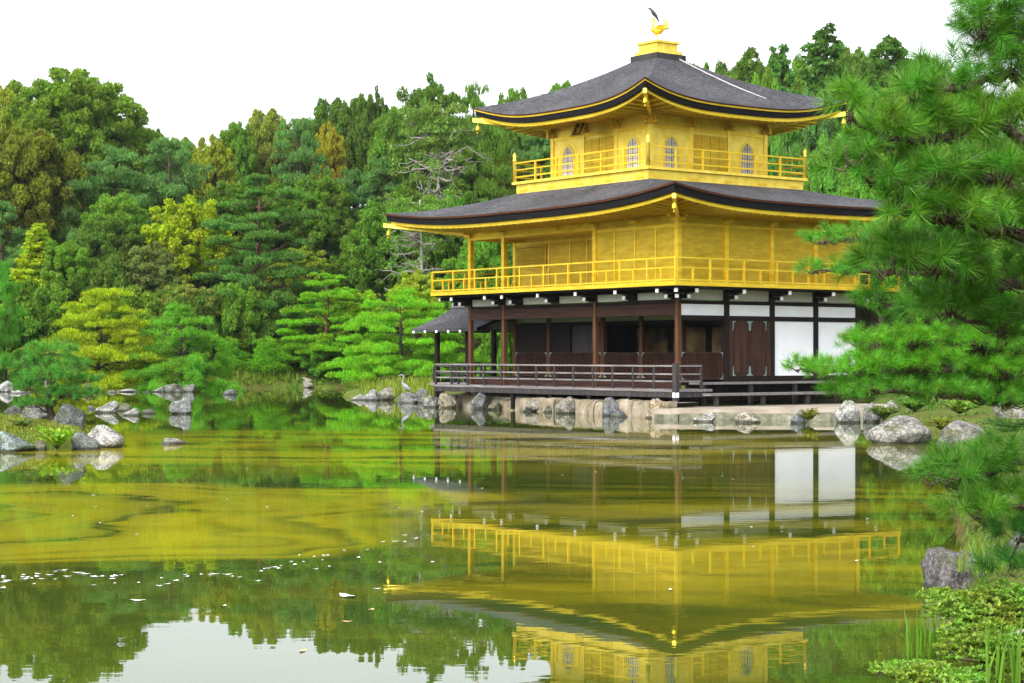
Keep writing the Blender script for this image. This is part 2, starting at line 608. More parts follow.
MAIN = [(-900, 96), (-60, 99), (-30, 103), (-22, 105), (-17, 110.5), (-12.5, 113), (-10, 112), (-8.6, 102), (-8.3, 90), (-6.6, 84.5), (-5, 81), (-3.9, 77.5),
        bw(wall_c(13.6) + .2, 13.6), bw(wall_c(-1.2) + .3, -1.0), bw(.6, -.3), bw(7.2, -.4), (12.6, 62), (11.4, 57.2), (11.0, 54), (11.1, 49.5), (10.9, 43), (8.6, 36.5), (6.6, 28), (5.25, 22), (4.3, 17.4), (3.75, 15.2),
        (3.0, 12.6), (2.6, 10.6), (2.0, 8), (0.8, 6), (-3, 4.8), (-40, 4.2), (-900, 4), (-900, -600), (2500, -600), (2500, 3000), (-2500, 3000), (-2500, 96)]
ISLET = [(-14, 38.3), (-10.6, 38.4), (-9.5, 39.0), (-8.9, 40.6), (-9.5, 43.5), (-11, 47), (-14, 50), (-24, 50), (-24, 38.5)]


def poly_sd(P, X, Y):
    """signed distance to polygon, positive inside"""
    P = np.array(P)
    inside = np.zeros(X.shape, bool)
    d = np.full(X.shape, 1e9)
    n = len(P)
    for i in range(n):
        x1, y1 = P[i]
        x2, y2 = P[(i + 1) % n]
        c = ((y1 > Y) != (y2 > Y))
        with np.errstate(divide='ignore', invalid='ignore'):
            xi = (x2 - x1) * (Y - y1) / (y2 - y1 if y2 != y1 else 1e-9) + x1
        inside ^= c & (X < xi)
        ex, ey = x2 - x1, y2 - y1
        L = ex * ex + ey * ey
        t = np.clip(((X - x1) * ex + (Y - y1) * ey) / max(L, 1e-9), 0, 1)
        d = np.minimum(d, np.hypot(X - x1 - t * ex, Y - y1 - t * ey))
    return np.where(inside, d, -d)


def sstep(a, b, x):
    t = np.clip((x - a) / (b - a), 0, 1)
    return t * t * (3 - 2 * t)


def gheight(X, Y):
    X, Y = np.asarray(X, float), np.asarray(Y, float)
    d1 = poly_sd(MAIN, X, Y)
    d2 = poly_sd(ISLET, X, Y)
    d = np.maximum(d1, d2)
    up = .16 + .35 * (1 - np.exp(-np.maximum(d, 0) / 1.2))
    dn = -.05 - 1.1 * (1 - np.exp(np.minimum(d, 0) / .8))
    wob = .06 * np.sin(X * 1.7 + Y * .6) * np.sin(Y * 1.3 - X * .4)
    h = np.where(d > 0, up + wob * np.clip(d, 0, 1), dn)
    hill = sstep(114, 205, Y + .18 * np.abs(X + 12)) * 13.5 * sstep(-300, -20, -np.abs(X))
    hill = hill + 1.6 * np.clip(d1 / 9, 0, 1) * sstep(95, 112, Y) * sstep(6, -4, X)
    h = h + hill * (d1 > 0)
    return h


def G(x, y):
    return float(gheight(np.array([x]), np.array([y]))[0])


def axis(lo, hi, a, b, fine, coarse):
    return np.unique(np.concatenate([np.array(lo), np.arange(a, b, coarse), np.array(hi)] + [np.arange(f0, f1, fs) for f0, f1, fs in fine]))


gx = axis([-2400, -1200, -600, -300], [300, 600, 1200, 2400], -200, 200.1, [(-32, 20, .6), (1, 13, .3)], 5)
gy = axis([-550, -250, -120], [320, 450, 700, 1100, 1800, 2900], -60, 260.1, [(3, 120, .7), (5, 30, .35), (36, 52, .4)], 4)
GX, GY = np.meshgrid(gx, gy)
GZ = gheight(GX, GY)
g = MB().grid(np.stack([GX, GY, GZ], -1))
structure(part('ground', g, M['ground'], None, True))
structure(part('water', MB().grid([[(-420, -40, 0), (-420, 220, 0)], [(320, -40, 0), (320, 220, 0)]][::1]), M['water'], None))
for p in bpy.data.objects['water'].data.polygons:
    if p.normal.z < 0:
        bpy.data.objects['water'].data.flip_normals()
        break
# far hazy hill seen over the trees
hx = np.linspace(-500, 1400, 60)
rows = []
for k, t in enumerate(np.linspace(0, 1, 14)):
    y = 1050 + 420 * t
    z = (120 + 62 * np.exp(-((hx - 175) / 110) ** 2) + 9 * np.sin(hx / 37) + 4 * np.sin(hx / 11 + 1)) * math.sin(math.pi * min(t * 1.15, 1)) ** .7 * sstep(1400, 600, np.abs(hx)) - 2
    z = z - 75 * sstep(160, -60, hx)
    rows.append(np.stack([hx, np.full_like(hx, y), np.maximum(z, -1)], -1))
structure(part('hills', MB().grid(np.array(rows)), M['hill'], None, True))

# ------------------------------------------------------------------ the pavilion
PAV = bpy.data.objects.new('golden_pavilion', None)
COL.objects.link(PAV)
PAV.location = (BX, BY, 0)
PAV.rotation_euler = (0, 0, TH)
tag(PAV, 'three storey pavilion with gold leaf upper floors above the pond', 'pavilion')
b_ = 2.12
LX, LY = 4 * b_, 5.5 * b_

# --- ground storey: floors, posts, beams
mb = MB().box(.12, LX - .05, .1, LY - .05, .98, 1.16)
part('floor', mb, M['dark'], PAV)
part('floor_riser', MB().box(.06, .11, .12, LY - .05, .60, 1.10), M['beam'], PAV)
mb = MB().box(-1.02, .05, -1.0, LY + 1.02, .80, .88).box(-1.0, 3.0, LY + .06, LY + 1.02, .797, .877)
mb.box(.05, .6, -1.0, .05, .80, .88)
part('veranda_deck', mb, M['greywood'], PAV)
mb = MB().box(-1.0, -.88, -.97, LY + 1.0, .62, .79).box(-.87, .4, -.97, -.85, .62, .79)
part('deck_beam', mb, M['greydark'], PAV)
st = MB().box(-.07, .07, -.07, .07, .05, .80).mesh('stilt', M['dark'])
for y in (-.9, 1.35, 3.45, 5.6, 7.8, 10, 12.3):
    link('stilt', st, PAV, (-.9, y, 0))
for x in (1.0, 3.1, 5.3, 7.6):
    link('stilt', st, PAV, (x, -.05, .2))

pm = MB().box(-.075, .075, -.075, .075, .88, 3.95).mesh('post', M['post'])
for (x, y) in [(0, 0), (0, 2 * b_), (0, 4.5 * b_), (0, LY)]:
    link('post', pm, PAV, (x, y, 0))
pd = MB().box(-.1, .1, -.1, .1, .9, 3.95).mesh('post', M['dark'])
pd2 = MB().box(-.085, .085, -.085, .085, 1.1, 3.65).mesh('post', M['post'])
for (x, y) in [(b_, 0), (2 * b_, 0), (3 * b_, 0), (LX, 0), (LX, LY), (2 * b_, LY), (LX, 2 * b_)]:
    link('post', pd, PAV, (x, y, 0))
for y in (b_ * 1, 2 * b_, 3 * b_, 4.5 * b_, LY):
    link('post', pd2, PAV, (b_, y, 0))

mb = MB().box(-.075, .075, .1, 2 * b_ - .1, 3.3, 3.68).box(-.075, .075, 2 * b_ + .1, 4.5 * b_ - .1, 3.3, 3.68).box(-.075, .075, 4.5 * b_ + .1, LY - .1, 3.3, 3.68)
part('front_beam', mb, M['beam'], PAV)
mb = MB().box(-.06, .06, .1, LY - .1, 3.70, 3.80)
for j in range(4):
    x0, x1 = j * b_ + .1, (j + 1) * b_ - .1
    mb.box(x0, x1, -.07, .07, 3.67, 3.79).box(x0, x1, -.07, .07, 3.14, 3.30)
    if j > 0:
        mb.box(x0, x1, -.08, .08, 1.10, 1.28)
mb.box(.1, LX, LY - .06, LY + .06, 3.3, 3.6)
part('wall_rail', mb, M['dark'], PAV)

# upper frieze panels with dark struts
fz = MB()
for j in range(4):
    fz.box(j * b_ + .12, (j + 1) * b_ - .12, -.02, .02, 3.81, 4.16)
ys = [0, b_, 2 * b_, 3 * b_, 4.5 * b_ - b_ * .5, 4.5 * b_, LY]
for a, c in zip(ys[:-1], ys[1:]):
    fz.box(-.02, .02, a + .35, c - .12, 3.82, 4.16)
part('frieze_panel', fz, M['frieze'], PAV)
for x in np.arange(0, LX + .01, b_):
    part('frieze_strut', MB().box(x - .1, x + .1, -.06, .06, 3.80, 4.17), M['dark'], PAV)
for y in ys[1:]:
    part('frieze_strut', MB().box(-.055, .055, y - .1, y + .34, 3.81, 4.055), M['dark'], PAV)
part('frieze_rail', MB().box(-.06, .06, .07, LY + .1, 4.06, 4.165), M['dark'], PAV)

# brackets carrying the balcony, white ends
br_up = MB().box(-.88, .06, -.065, .065, 4.02, 4.15).box(-.5, .06, -.07, .07, 3.84, 3.98).box(-.5, -.36, -.2, .2, 3.985, 4.015)
br_me = br_up.mesh('bracket', M['dark'])
cap_me = MB().box(-.93, -.885, -.06, .06, 4.02, 4.145).mesh('white_beam_end', M['whitecap'])
cap_lo = MB().box(-.545, -.505, -.06, .06, 3.845, 3.965).mesh('white_beam_end', M['whitecap'])
for y in ys:
    o = link('bracket', br_me, PAV, (0, y, 0))
    link('white_beam_end', cap_me, o)
    link('white_beam_end', cap_lo, o)
for j in range(5):
    o = link('bracket', br_me, PAV, (j * b_, 0, 0), (0, 0, R(90)))
    link('white_beam_end', cap_me, o)
    link('white_beam_end', cap_lo, o)
o = link('bracket', br_me, PAV, (0, 0, 0), (0, 0, R(45)), (1.32, 1, 1))
link('white_beam_end', cap_me, o)
link('white_beam_end', cap_lo, o)
o = link('bracket', br_me, PAV, (0, LY, 0), (0, 0, R(-45)), (1.32, 1, 1))
link('white_beam_end', cap_me, o)
link('white_beam_end', cap_lo, o)

# east face: white panels, plank doors, lattice
for j in range(4):
    mb = MB().box(j * b_ + .1, (j + 1) * b_ - .1, -.04, .0, 3.30, 3.67)
    part('plaster_panel', mb, M['white'], PAV)
for j in (2, 3):
    mb = MB().box(j * b_ + .1, (j + 1) * b_ - .1, -.04, .0, 1.28, 3.14)
    part('plaster_panel', mb, M['white'], PAV)
part('door_frame', MB().box(b_ + .1, b_ + .26, -.09, .05, 1.28, 3.14), M['door'], PAV)
part('door_frame', MB().box(2 * b_ - .28, 2 * b_ - .1, -.09, .05, 1.28, 3.14), M['door'], PAV)
for k in range(2):
    x0 = b_ + .27 + k * .795
    w = .78
    dr = part('door', MB().box(x0, x0 + w, -.05, .0, 1.285, 3.13), M['door'], PAV)
    # raised panel with arched head
    pts = [(x0 + .07, 1.42), (x0 + w - .07, 1.42)]
    for a in np.linspace(0, math.pi, 9):
        pts.append((x0 + w / 2 + (w / 2 - .07) * math.cos(a), 2.72 + .3 * math.sin(a)))
    n = len(pts)
    mb = MB().add([(p[0], -.075, p[1]) for p in pts] + [(p[0], -.052, p[1]) for p in pts],
                  [tuple(range(n))] + [(i, (i + 1) % n, n + (i + 1) % n, n + i) for i in range(n)])
    part('door_panel', mb, M['door'], dr)
    for (cx_, sx_) in ((x0, 1), (x0 + w, -1)):
        for (cz, sz) in ((1.29, 1), (3.125, -1)):
            fm = MB()
            fm.add([(cx_, -.079, cz), (cx_ + sx_ * .15, -.079, cz), (cx_ + sx_ * .05, -.079, cz + sz * .06), (cx_ + sx_ * .03, -.079, cz + sz * .32), (cx_, -.079, cz + sz * .32)], [(0, 1, 2, 3, 4)])
            part('metal_fitting', fm, M['verdigris'], dr)


def lattice(a, c, plane, fixed, z0, z1, mat, name='lattice_panel', step=.085, fit=True):
    """grid of thin bars with a frame, from a to c along the plane's axis; outer face towards minus"""
    mb = MB()
    def bx(p0, p1, q0, q1, za, zb):
        if plane == 'y':
            mb.box(p0, p1, fixed + q0, fixed + q1, za, zb)
        else:
            mb.box(fixed + q0, fixed + q1, p0, p1, za, zb)
    bx(a, c, -.001, .012, z0 + .01, z1 - .01)
    fr = .05
    bx(a, a + fr, -.05, -.002, z0, z1)
    bx(c - fr, c, -.05, -.002, z0, z1)
    bx(a + fr, c - fr, -.05, -.002, z1 - fr, z1)
    bx(a + fr, c - fr, -.05, -.002, z0, z0 + fr)
    for p in np.arange(a + fr + step * .6, c - fr - .02, step):
        bx(p - .011, p + .011, -.04, -.003, z0 + fr, z1 - fr)
    for z in np.arange(z0 + fr + step * .6, z1 - fr - .02, step):
        bx(a + fr, c - fr, -.036, -.004, z - .011, z + .011)
    o = part(name, mb, mat, PAV)
    if fit:
        for p, s in ((a, 1), (c, -1)):
            for z, t in ((z0, 1), (z1, -1)):
                if plane == 'y':
                    f = lambda u, zz: (u, fixed - .053, zz)
                else:
                    f = lambda u, zz: (fixed - .053, u, zz)
                fm = MB()
                fm.add([f(p, z), f(p + s * .16, z), f(p + s * .04, z + t * .05), f(p, z + t * .2)], [(0, 1, 2, 3)])
                part('metal_fitting', fm, M['verdigris'], o)
    return o


lattice(.13, b_ - .13, 'y', .02, 1.18, 2.08, M['door'])
walls = [b_ * 0 + .05, b_ - .09, b_ + .09, 2 * b_ - .09, 2 * b_ + .09, 3 * b_ - .09, 3 * b_ + .09, 4.5 * b_ - .09, 4.5 * b_ + .09, LY - .09]
for a, c in zip(walls[0::2], walls[1::2]):
    lattice(a, c, 'x', b_ - .02, 1.18, 2.08, M['door'])
mb = MB()
for a, c in zip(walls[0::2], walls[1::2]):
    mb.box(b_ - .06, b_ + .06, a, c, 3.08, 3.2)
part('lintel', mb, M['dark'], PAV)
mb = MB()
for a, c in zip(walls[0::2], walls[1::2]):
    mb.box(b_ - .02, b_ + .02, a, c, 3.205, 3.64)
part('frieze_panel', mb, M['frieze'], PAV)
part('shutter', MB().box(b_ - .03, b_ + .01, 4.5 * b_ + .09, LY - .09, 2.085, 3.075), M['dark'], PAV)
part('shutter', MB().box(b_ - .03, b_ + .01, 3 * b_ + 1.9, 4.5 * b_ - .09, 2.085, 3.075), M['dark'], PAV)
part('sliding_screen', MB().box(b_ + .05, b_ + .09, 3 * b_ + .1, 3 * b_ + 1.9, 1.2, 3.075), M['greydark'], PAV)
# room behind
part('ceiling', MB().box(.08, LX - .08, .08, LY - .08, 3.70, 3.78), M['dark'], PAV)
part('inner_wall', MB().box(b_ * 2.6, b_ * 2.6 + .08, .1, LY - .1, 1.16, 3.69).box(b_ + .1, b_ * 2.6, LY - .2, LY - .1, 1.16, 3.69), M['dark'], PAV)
for y0 in (.5, 2.5, 4.6, 6.7):
    part('painted_screen', MB().box(b_ * 2.6 - .04, b_ * 2.6 - .005, y0, y0 + 1.75, 1.3, 3.0), M['screen'], PAV)
part('inner_wall', MB().box(b_ * 1.05, b_ * 2.6, .05, .09, 1.16, 3.69).box(b_ * 2.65, LX - .1, .05, .09, 1.16, 3.69), M['dark'], PAV)
part('rear_wall', MB().box(LX - .08, LX - .02, .1, LY - .1, 1.16, 3.95), M['white'], PAV)
part('side_wall', MB().box(b_ * 2.7, LX - .1, LY - .06, LY - .01, 1.16, 3.3), M['white'], PAV)


def railing(name, pts, zs, mat, pmat, spacing, pw, ph, z0, ztop, parent=PAV, short=False, names='railing_post', ends=True):
    """rails along a polyline with posts as sub-parts"""
    mb = MB()
    for (z, w, h) in zs:
        for (p, q) in zip(pts[:-1], pts[1:]):
            mb.bar((p[0], p[1], z), (q[0], q[1], z), w, h)
    o = part(name, mb, mat, parent)
    pme = MB().box(-pw / 2, pw / 2, -pw / 2, pw / 2, z0, ztop).mesh(names, pmat)
    sme = MB().box(-pw * .45, pw * .45, -pw * .45, pw * .45, z0, zs[1][0] if len(zs) > 1 else ztop).mesh('short_strut', pmat)
    for i, (p, q) in enumerate(zip(pts[:-1], pts[1:])):
        L = math.hypot(q[0] - p[0], q[1] - p[1])
        n = max(1, round(L / spacing))
        for k in range(n + (1 if i == len(pts) - 2 and ends else 0)):
            t = k / n
            link(names, pme, o, (p[0] + (q[0] - p[0]) * t, p[1] + (q[1] - p[1]) * t, 0))
            if short and k < n:
                t = (k + .5) / n
                link('short_strut', sme, o, (p[0] + (q[0] - p[0]) * t, p[1] + (q[1] - p[1]) * t, 0))
    return o


railing('veranda_railing', [(2.2, LY + .95), (-.95, LY + .95), (-.95, -.95), (.15, -.95)], [(1.635, .07, .055), (1.37, .05, .05), (1.14, .05, .05)],
        M['greywood'], M['greydark'], 1.06, .075, .07, .88, 1.61)
mb = MB().box(-.08, .08, -.08, .08, .1, 1.72)
part('corner_post', mb, M['greydark'], PAV, loc=(-.97, -.97, 0))
part('white_beam_end', MB().box(-1.06, -1.04, -1.04, -.92, .62, .78), M['whitecap'], PAV)
part('white_beam_end', MB().box(-1.03, -.91, -1.06, -1.04, .62, .78), M['whitecap'], PAV)
# steps along the east face
part('step_deck', MB().box(.35, 8.3, -.75, -.15, 1.02, 1.09), M['greywood'], PAV)
part('step_bench', MB().box(.2, 8.0, -1.35, -.8, .66, .74), M['greywood'], PAV)
for x in (.5, 2.6, 4.7, 6.8):
    part('step_leg', MB().box(x, x + .13, -.68, -.56, .3, 1.02), M['greydark'], PAV)
    part('step_leg', MB().box(x, x + .13, -1.27, -1.15, .3, .66), M['greydark'], PAV)
part('skirt_board', MB().box(.3, LX, -.1, -.02, .45, 1.0), M['dark'], PAV)

# fishing porch on the west side
mb = MB()
zr, ze_ = 3.93, 3.02
for sgn in (-1, 1):
    P = []
    for t in np.linspace(0, 1, 8):
        x = 2.5 + sgn * 2.05 * t
        z = zr - (zr - ze_) * (1.25 * t - .25 * t * t)
        P.append([(x, y, z) for y in np.linspace(11.9, 16.35, 6)])
    P = np.array(P)
    mb.grid(P if sgn > 0 else P[:, ::-1])
    Q = P.copy()
    Q[:, :, 2] -= .12
    mb.grid(Q[:, ::-1] if sgn > 0 else Q)
    mb.grid(np.stack([P[-1], Q[-1]], 0))
    mb.grid(np.stack([P[:, -1], Q[:, -1]], 0))
prf = part('porch_roof', mb, M['roof'], PAV)
part('ridge_cap', MB().box(2.35, 2.65, 11.9, 16.3, 3.9, 4.02), M['greywood'], prf)
mb = MB()
for y in np.linspace(12.2, 16.2, 6):
    mb.box(.42, .46, y - .05, y + .05, 2.86, 2.95)
part('white_rafter_end', mb, M['whitecap'], prf)
part('eave_board', MB().bar((.5, 11.9, 2.93), (.5, 16.33, 2.93), .06, .07).bar((.9, 16.1, 2.96), (4.1, 16.1, 2.96), .1, .14).bar((1.1, 12, 3.0), (1.1, 16.2, 3.0), .12, .14), M['beam'], prf)
ppm = MB().box(-.08, .08, -.08, .08, .3, 3.0).mesh('porch_post', M['dark'])
for (x, y) in ((1.1, 15.5), (3.9, 15.5), (1.1, 13.4), (3.9, 13.4)):
    link('porch_post', ppm, PAV, (x, y, 0))
part('porch_deck', MB().box(.9, 4.1, LY + 1.03, 15.75, .8, .9), M['greywood'], PAV)
railing('porch_railing', [(1.0, LY + 1.1), (1.0, 15.6), (4.0, 15.6)], [(1.55, .05, .06), (1.25, .05, .05)], M['greydark'], M['greydark'], 1.2, .06, .06, .9, 1.52)

# --- second storey
OB = 1.1
part('balcony_joist', MB().box(-OB + .1, LX + OB - .1, -OB + .1, LY + OB - .1, 4.172, 4.215), M['dark'], PAV)
part('balcony_floor', MB().box(-OB, LX + OB, -OB, LY + OB, 4.22, 4.35), M['gold'], PAV)
railing('balcony_railing', [(LX + OB - .06, LY + OB - .06), (-OB + .06, LY + OB - .06), (-OB + .06, -OB + .06), (LX + OB - .06, -OB + .06)],
        [(5.12, .06, .05), (4.80, .045, .045), (4.41, .05, .05)], M['gold'], M['gold'], 1.42, .065, .06, 4.35, 5.1, short=True)
gp = MB().box(-.085, .085, -.085, .085, 4.35, 6.75).mesh('gold_post', M['gold'])
for (x, y) in [(0, 0), (0, 2 * b_), (0, 4.5 * b_), (0, LY), (b_, 0), (2 * b_, 0), (3 * b_, 0), (LX, 0), (LX, LY), (b_, LY), (2 * b_, LY), (3 * b_, LY)]:
    link('gold_post', gp, PAV, (x, y, 0))
part('gold_wall', MB().box(.086, LX - .086, -.03, .03, 4.35, 6.6), M['gold_wall'], PAV)
part('gold_wall', MB().box(-.03, .03, .086, 2 * b_ - .086, 4.35, 6.6), M['gold_wall'], PAV)
part('gold_wall', MB().box(.031, b_, 2 * b_ - .03, 2 * b_ + .03, 4.35, 6.6), M['gold_wall'], PAV)
part('gold_wall', MB().box(b_ - .03, b_ + .03, 2 * b_ + .031, LY - .086, 4.35, 6.6), M['gold_wall'], PAV)
part('gold_wall', MB().box(b_ + .086, LX, LY - .03, LY + .03, 4.35, 6.6).box(LX - .03, LX + .03, .086, LY - .086, 4.35, 6.6), M['gold_wall'], PAV)
# thin battens on the south wall, rails and frames
mb = MB()
for y in (b_ * .5, b_ * 1.0, b_ * 1.5):
    mb.box(-.055, -.031, y - .03, y + .03, 4.36, 6.2)
mb.box(-.05, -.031, .09, 2 * b_ - .09, 6.2, 6.3).box(.09, LX - .09, -.05, -.031, 6.25, 6.33)
part('batten', mb, M['gold'], PAV)
lattice(4.5 * b_ + .12, LY - .12, 'x', b_ - .035, 5.25, 6.15, M['gold_wall'], 'lattice_window', .075, False)
mb = MB()
for y in (2 * b_ + .25, 3 * b_ - .1, 3 * b_ + .9, 3 * b_ + 1.9, 4.5 * b_):
    mb.box(b_ - .06, b_ - .031, y - .035, y + .035, 4.36, 6.3)
mb.box(b_ - .07, b_ - .031, 2 * b_ + .1, LY - .1, 6.18, 6.28)
part('door_frame', mb, M['gold_pale'], PAV)
part('porch_ceiling', MB().box(.0, b_, 2 * b_, LY, 6.42, 6.48), M['gold_pale'], PAV)
part('tie_beam', MB().box(-.07, .07, 2 * b_ + .09, 4.5 * b_ - .09, 6.3, 6.72).box(-.07, .07, 4.5 * b_ + .09, LY - .09, 6.3, 6.72).box(.09, b_ - .09, LY - .07, LY + .07, 6.3, 6.72), M['gold'], PAV)


# --- roofs
def roof(cx, cy, hx, hy, ix, iy, ze, zt, lift, flare, wx, wy, zw, wall_in, concave=.3, thick=.36, N=33, T=14, gilt=False):
    sides = [((-1, -1), (-1, 1)), ((-1, 1), (1, 1)), ((1, 1), (1, -1)), ((1, -1), (-1, -1))]

    def eave(s, side, inset=0.0):
        (ax, ay), (bx, by) = side
        u = (ax + (bx - ax) * (s + 1) / 2, ay + (by - ay) * (s + 1) / 2)
        k = flare * abs(s) ** 5
        ex = u[0] * (hx - inset) + (k if u[0] > .0 else -k) * (abs(u[0]) ** 3)
        ey = u[1] * (hy - inset) + (k if u[1] > .0 else -k) * (abs(u[1]) ** 3)
        return ex, ey, lift * (abs(s) ** 3.2)

    root_mb = MB()
    ss = np.linspace(-1, 1, N)
    for sd_ in sides:
        P = []
        for t in np.linspace(0, 1, T):
            row = []
            for s in ss:
                ex, ey, lf = eave(s, sd_)
                (ax, ay), (bx, by) = sd_
                qx, qy = (ax + (bx - ax) * (s + 1) / 2) * ix, (ay + (by - ay) * (s + 1) / 2) * iy
                pr = (1 - concave) * t + concave * t * t
                row.append((cx + ex + (qx - ex) * t, cy + ey + (qy - ey) * t, ze + lf * (1 - t) ** 2 + (zt - ze) * pr))
            P.append(row)
        root_mb.grid(np.array(P)[:, ::-1])
    r = part('roof', root_mb, M['roof'], PAV, True)

    def band(name, mat, layers):
        mb = MB()
        for sd_ in sides:
            P = []
            for inset, dz in layers:
                P.append([(cx + e[0], cy + e[1], ze + e[2] + dz) for e in (eave(s, sd_, inset) for s in ss)])
            mb.grid(np.array(P))
        return part(name, mb, mat, r, False)
    g0 = -.05 if gilt else -.07
    band('eave_edge', M['roofedge_red'], [(0, 0), (.015, g0), (.10, g0 - .002)])
    if gilt:
        band('gilt_band', M['gold'], [(.04, g0), (.045, -.105), (.12, -.107)])
        g0 = -.105
    band('eave_edge', M['roofedge'], [(.06, g0), (.09, -thick), (.5, -thick - .004)])
    band('eave_fascia', M['gold'], [(.2, -thick + .01), (.2, -thick - .13), (.32, -thick - .133), (.32, -thick - .03)])
    # soffit from the fascia back to the wall head
    mb = MB()
    for sd_ in sides:
        P = []
        for t in np.linspace(0, 1, 6):
            row = []
            for s in ss:
                ex, ey, lf = eave(s, sd_, .3)
                (ax, ay), (bx, by) = sd_
                qx, qy = (ax + (bx - ax) * (s + 1) / 2) * wx, (ay + (by - ay) * (s + 1) / 2) * wy
                row.append((cx + ex + (qx - ex) * t, cy + ey + (qy - ey) * t, (ze + lf - thick - .06) * (1 - t) + zw * t))
            P.append(row)
        mb.grid(np.array(P))
    part('soffit', mb, M['gold_soffit_bounce'], r)
    # rafters
    mb = MB()
    for sd_ in sides:
        (ax, ay), (bx, by) = sd_
        half = hx if ax != bx else hy
        n = int(2 * half / .34)
        for k in range(n):
            s = -1 + 2 * (k + .5) / n
            ex, ey, lf = eave(s, sd_, .26)
            hw = wx if ax != bx else wy
            he = (hx if ax != bx else hy)
            tq = s * he / hw
            if abs(tq) <= 1:
                qx, qy = (ax + (bx - ax) * (tq + 1) / 2) * wx, (ay + (by - ay) * (tq + 1) / 2) * wy
                tt = 1
            else:
                sg = 1 if tq > 0 else -1
                f = (1 - abs(s)) / (1 - hw / he) if hw < he else 1
                f = max(.12, min(1, f))
                perp = [(ex), (ey)]
                if ax == bx:
                    qx, qy = ex + (ax * wx - ex) * f, ey
                else:
                    qx, qy = ex, ey + (ay * wy - ey) * f
                tt = f
            z0 = ze + lf - thick - .11
            z1 = z0 + (zw - .06 - (ze - thick - .11)) * tt - lf * tt * .8
            mb.bar((cx + ex, cy + ey, z0), (cx + qx, cy + qy, z1), .085, .1)
    part('rafters', mb, M['gold'], r)
    # hip rafters with noses, bells
    for i, (ux, uy) in enumerate(((-1, -1), (-1, 1), (1, -1), (1, 1))):
        e = eave(-1, ((ux, uy), (ux, -uy)), .02)
        p = Vector((cx + e[0], cy + e[1], ze + lift - thick - .16))
        q = Vector((cx + ux * wx, cy + uy * wy, zw - .12))
        d = (p - q).normalized()
        part('hip_rafter', MB().bar(q, p + d * .04, .12, .15), M['gold_pale'], r)
        bl = MB().lathe((0, 0, 0), [(.012, -.02), (.012, -.1), (.06, -.13), (.075, -.24), (.09, -.29), (.07, -.29)], 10)
        bl.box(-.035, .035, -.004, .004, -.42, -.32)
        bl.bar((0, 0, -.29), (0, 0, -.33), .01, .01)
        part('bell', bl, M['gold'], r, True, loc=tuple(p - d * .15 + Vector((0, 0, -.08))))
    return r


LOWR = roof(LX / 2, LY / 2, LX / 2 + 2.22, LY / 2 + 2.3, 3.55, 3.55, 6.98, 8.02, .40, .12, LX / 2 + .05, LY / 2 + .05, 6.66, None, .25, .30)

CX, CY, S3 = LX / 2, 5.8, 2.73
# wall head brackets of the second storey
bk = MB().box(-.42, .05, -.06, .06, 6.52, 6.62).box(-.42, -.3, -.17, .17, 6.6, 6.66).box(-.2, .06, -.16, .16, 6.40, 6.50).mesh('eave_bracket', M['gold'])
for y in (0, b_, 2 * b_, 3 * b_, 4.5 * b_, LY):
    link('eave_bracket', bk, PAV, (0, y, 0))
for j in range(5):
    link('eave_bracket', bk, PAV, (j * b_, 0, 0), (0, 0, R(90)))

# --- third storey
T3 = S3 + 1.1
part('storey_base', MB().box(CX - T3 + .12, CX + T3 - .12, CY - T3 + .12, CY + T3 - .12, 7.5, 8.28).box(CX - T3, CX + T3, CY - T3, CY + T3, 8.283, 8.38), M['gold_pale'], PAV)
for k in range(5):
    t = -T3 + .55 + k * (2 * T3 - 1.1) / 4
    part('ornamental_fitting', MB().box(CX + t - .2, CX + t + .2, CY - T3 + .095, CY - T3 + .117, 8.02, 8.1), M['gold_deep'], PAV)
    part('ornamental_fitting', MB().box(CX - T3 + .095, CX - T3 + .117, CY + t - .2, CY + t + .2, 8.02, 8.1), M['gold_deep'], PAV)
e_ = T3 - .08
pts = [(CX + e_, CY - e_), (CX - e_, CY - e_), (CX - e_, CY + e_), (CX + e_, CY + e_), (CX + e_, CY - e_)]
railing('upper_railing', pts, [(9.08, .055, .05), (8.82, .045, .04), (8.56, .05, .05)], M['gold'], M['gold'], 1.22, .065, .06, 8.38, 9.06, ends=False)
cpm = MB().lathe((0, 0, 0), [(.075, 8.38), (.075, 9.16), (.09, 9.18), (.09, 9.22), (.05, 9.25), (.085, 9.33), (.07, 9.4), (.01, 9.5)], 12).mesh('finial_post', M['gold_pale'], True)
for p in pts[:4]:
    link('finial_post', cpm, PAV, (p[0], p[1], 0))
gp3 = MB().box(-.08, .08, -.08, .08, 8.38, 10.5).mesh('gold_post', M['gold_pale'])
th = S3 / 3
grid3 = [-S3, -th, th, S3]
for i in grid3:
    for j in grid3:
        if abs(i) == S3 or abs(j) == S3:
            link('gold_post', gp3, PAV, (CX + i, CY + j, 0))
for sx_ in (0, 1):
    for sgn in (-1, 1):
        mb = MB()
        for a, c in zip(grid3[:-1], grid3[1:]):
            if sx_ == 0:
                mb.box(CX + sgn * S3 - .03, CX + sgn * S3 + .03, CY + a + .081, CY + c - .081, 8.38, 10.4)
            else:
                mb.box(CX + a + .081, CX + c - .081, CY + sgn * S3 - .03, CY + sgn * S3 + .03, 8.38, 10.4)
        part('gold_wall', mb, M['gold_pale'], PAV)
# cusped arched windows and panelled doors on the two faces in view and the two behind


def face_pt(face, t, z, out):
    """face 0: south (x minus), 1: east (y minus), 2: north, 3: west"""
    if face == 0:
        return (CX - S3 - out, CY + t, z)
    if face == 1:
        return (CX + t, CY - S3 - out, z)
    if face == 2:
        return (CX + S3 + out, CY - t, z)
    return (CX - t, CY + S3 + out, z)


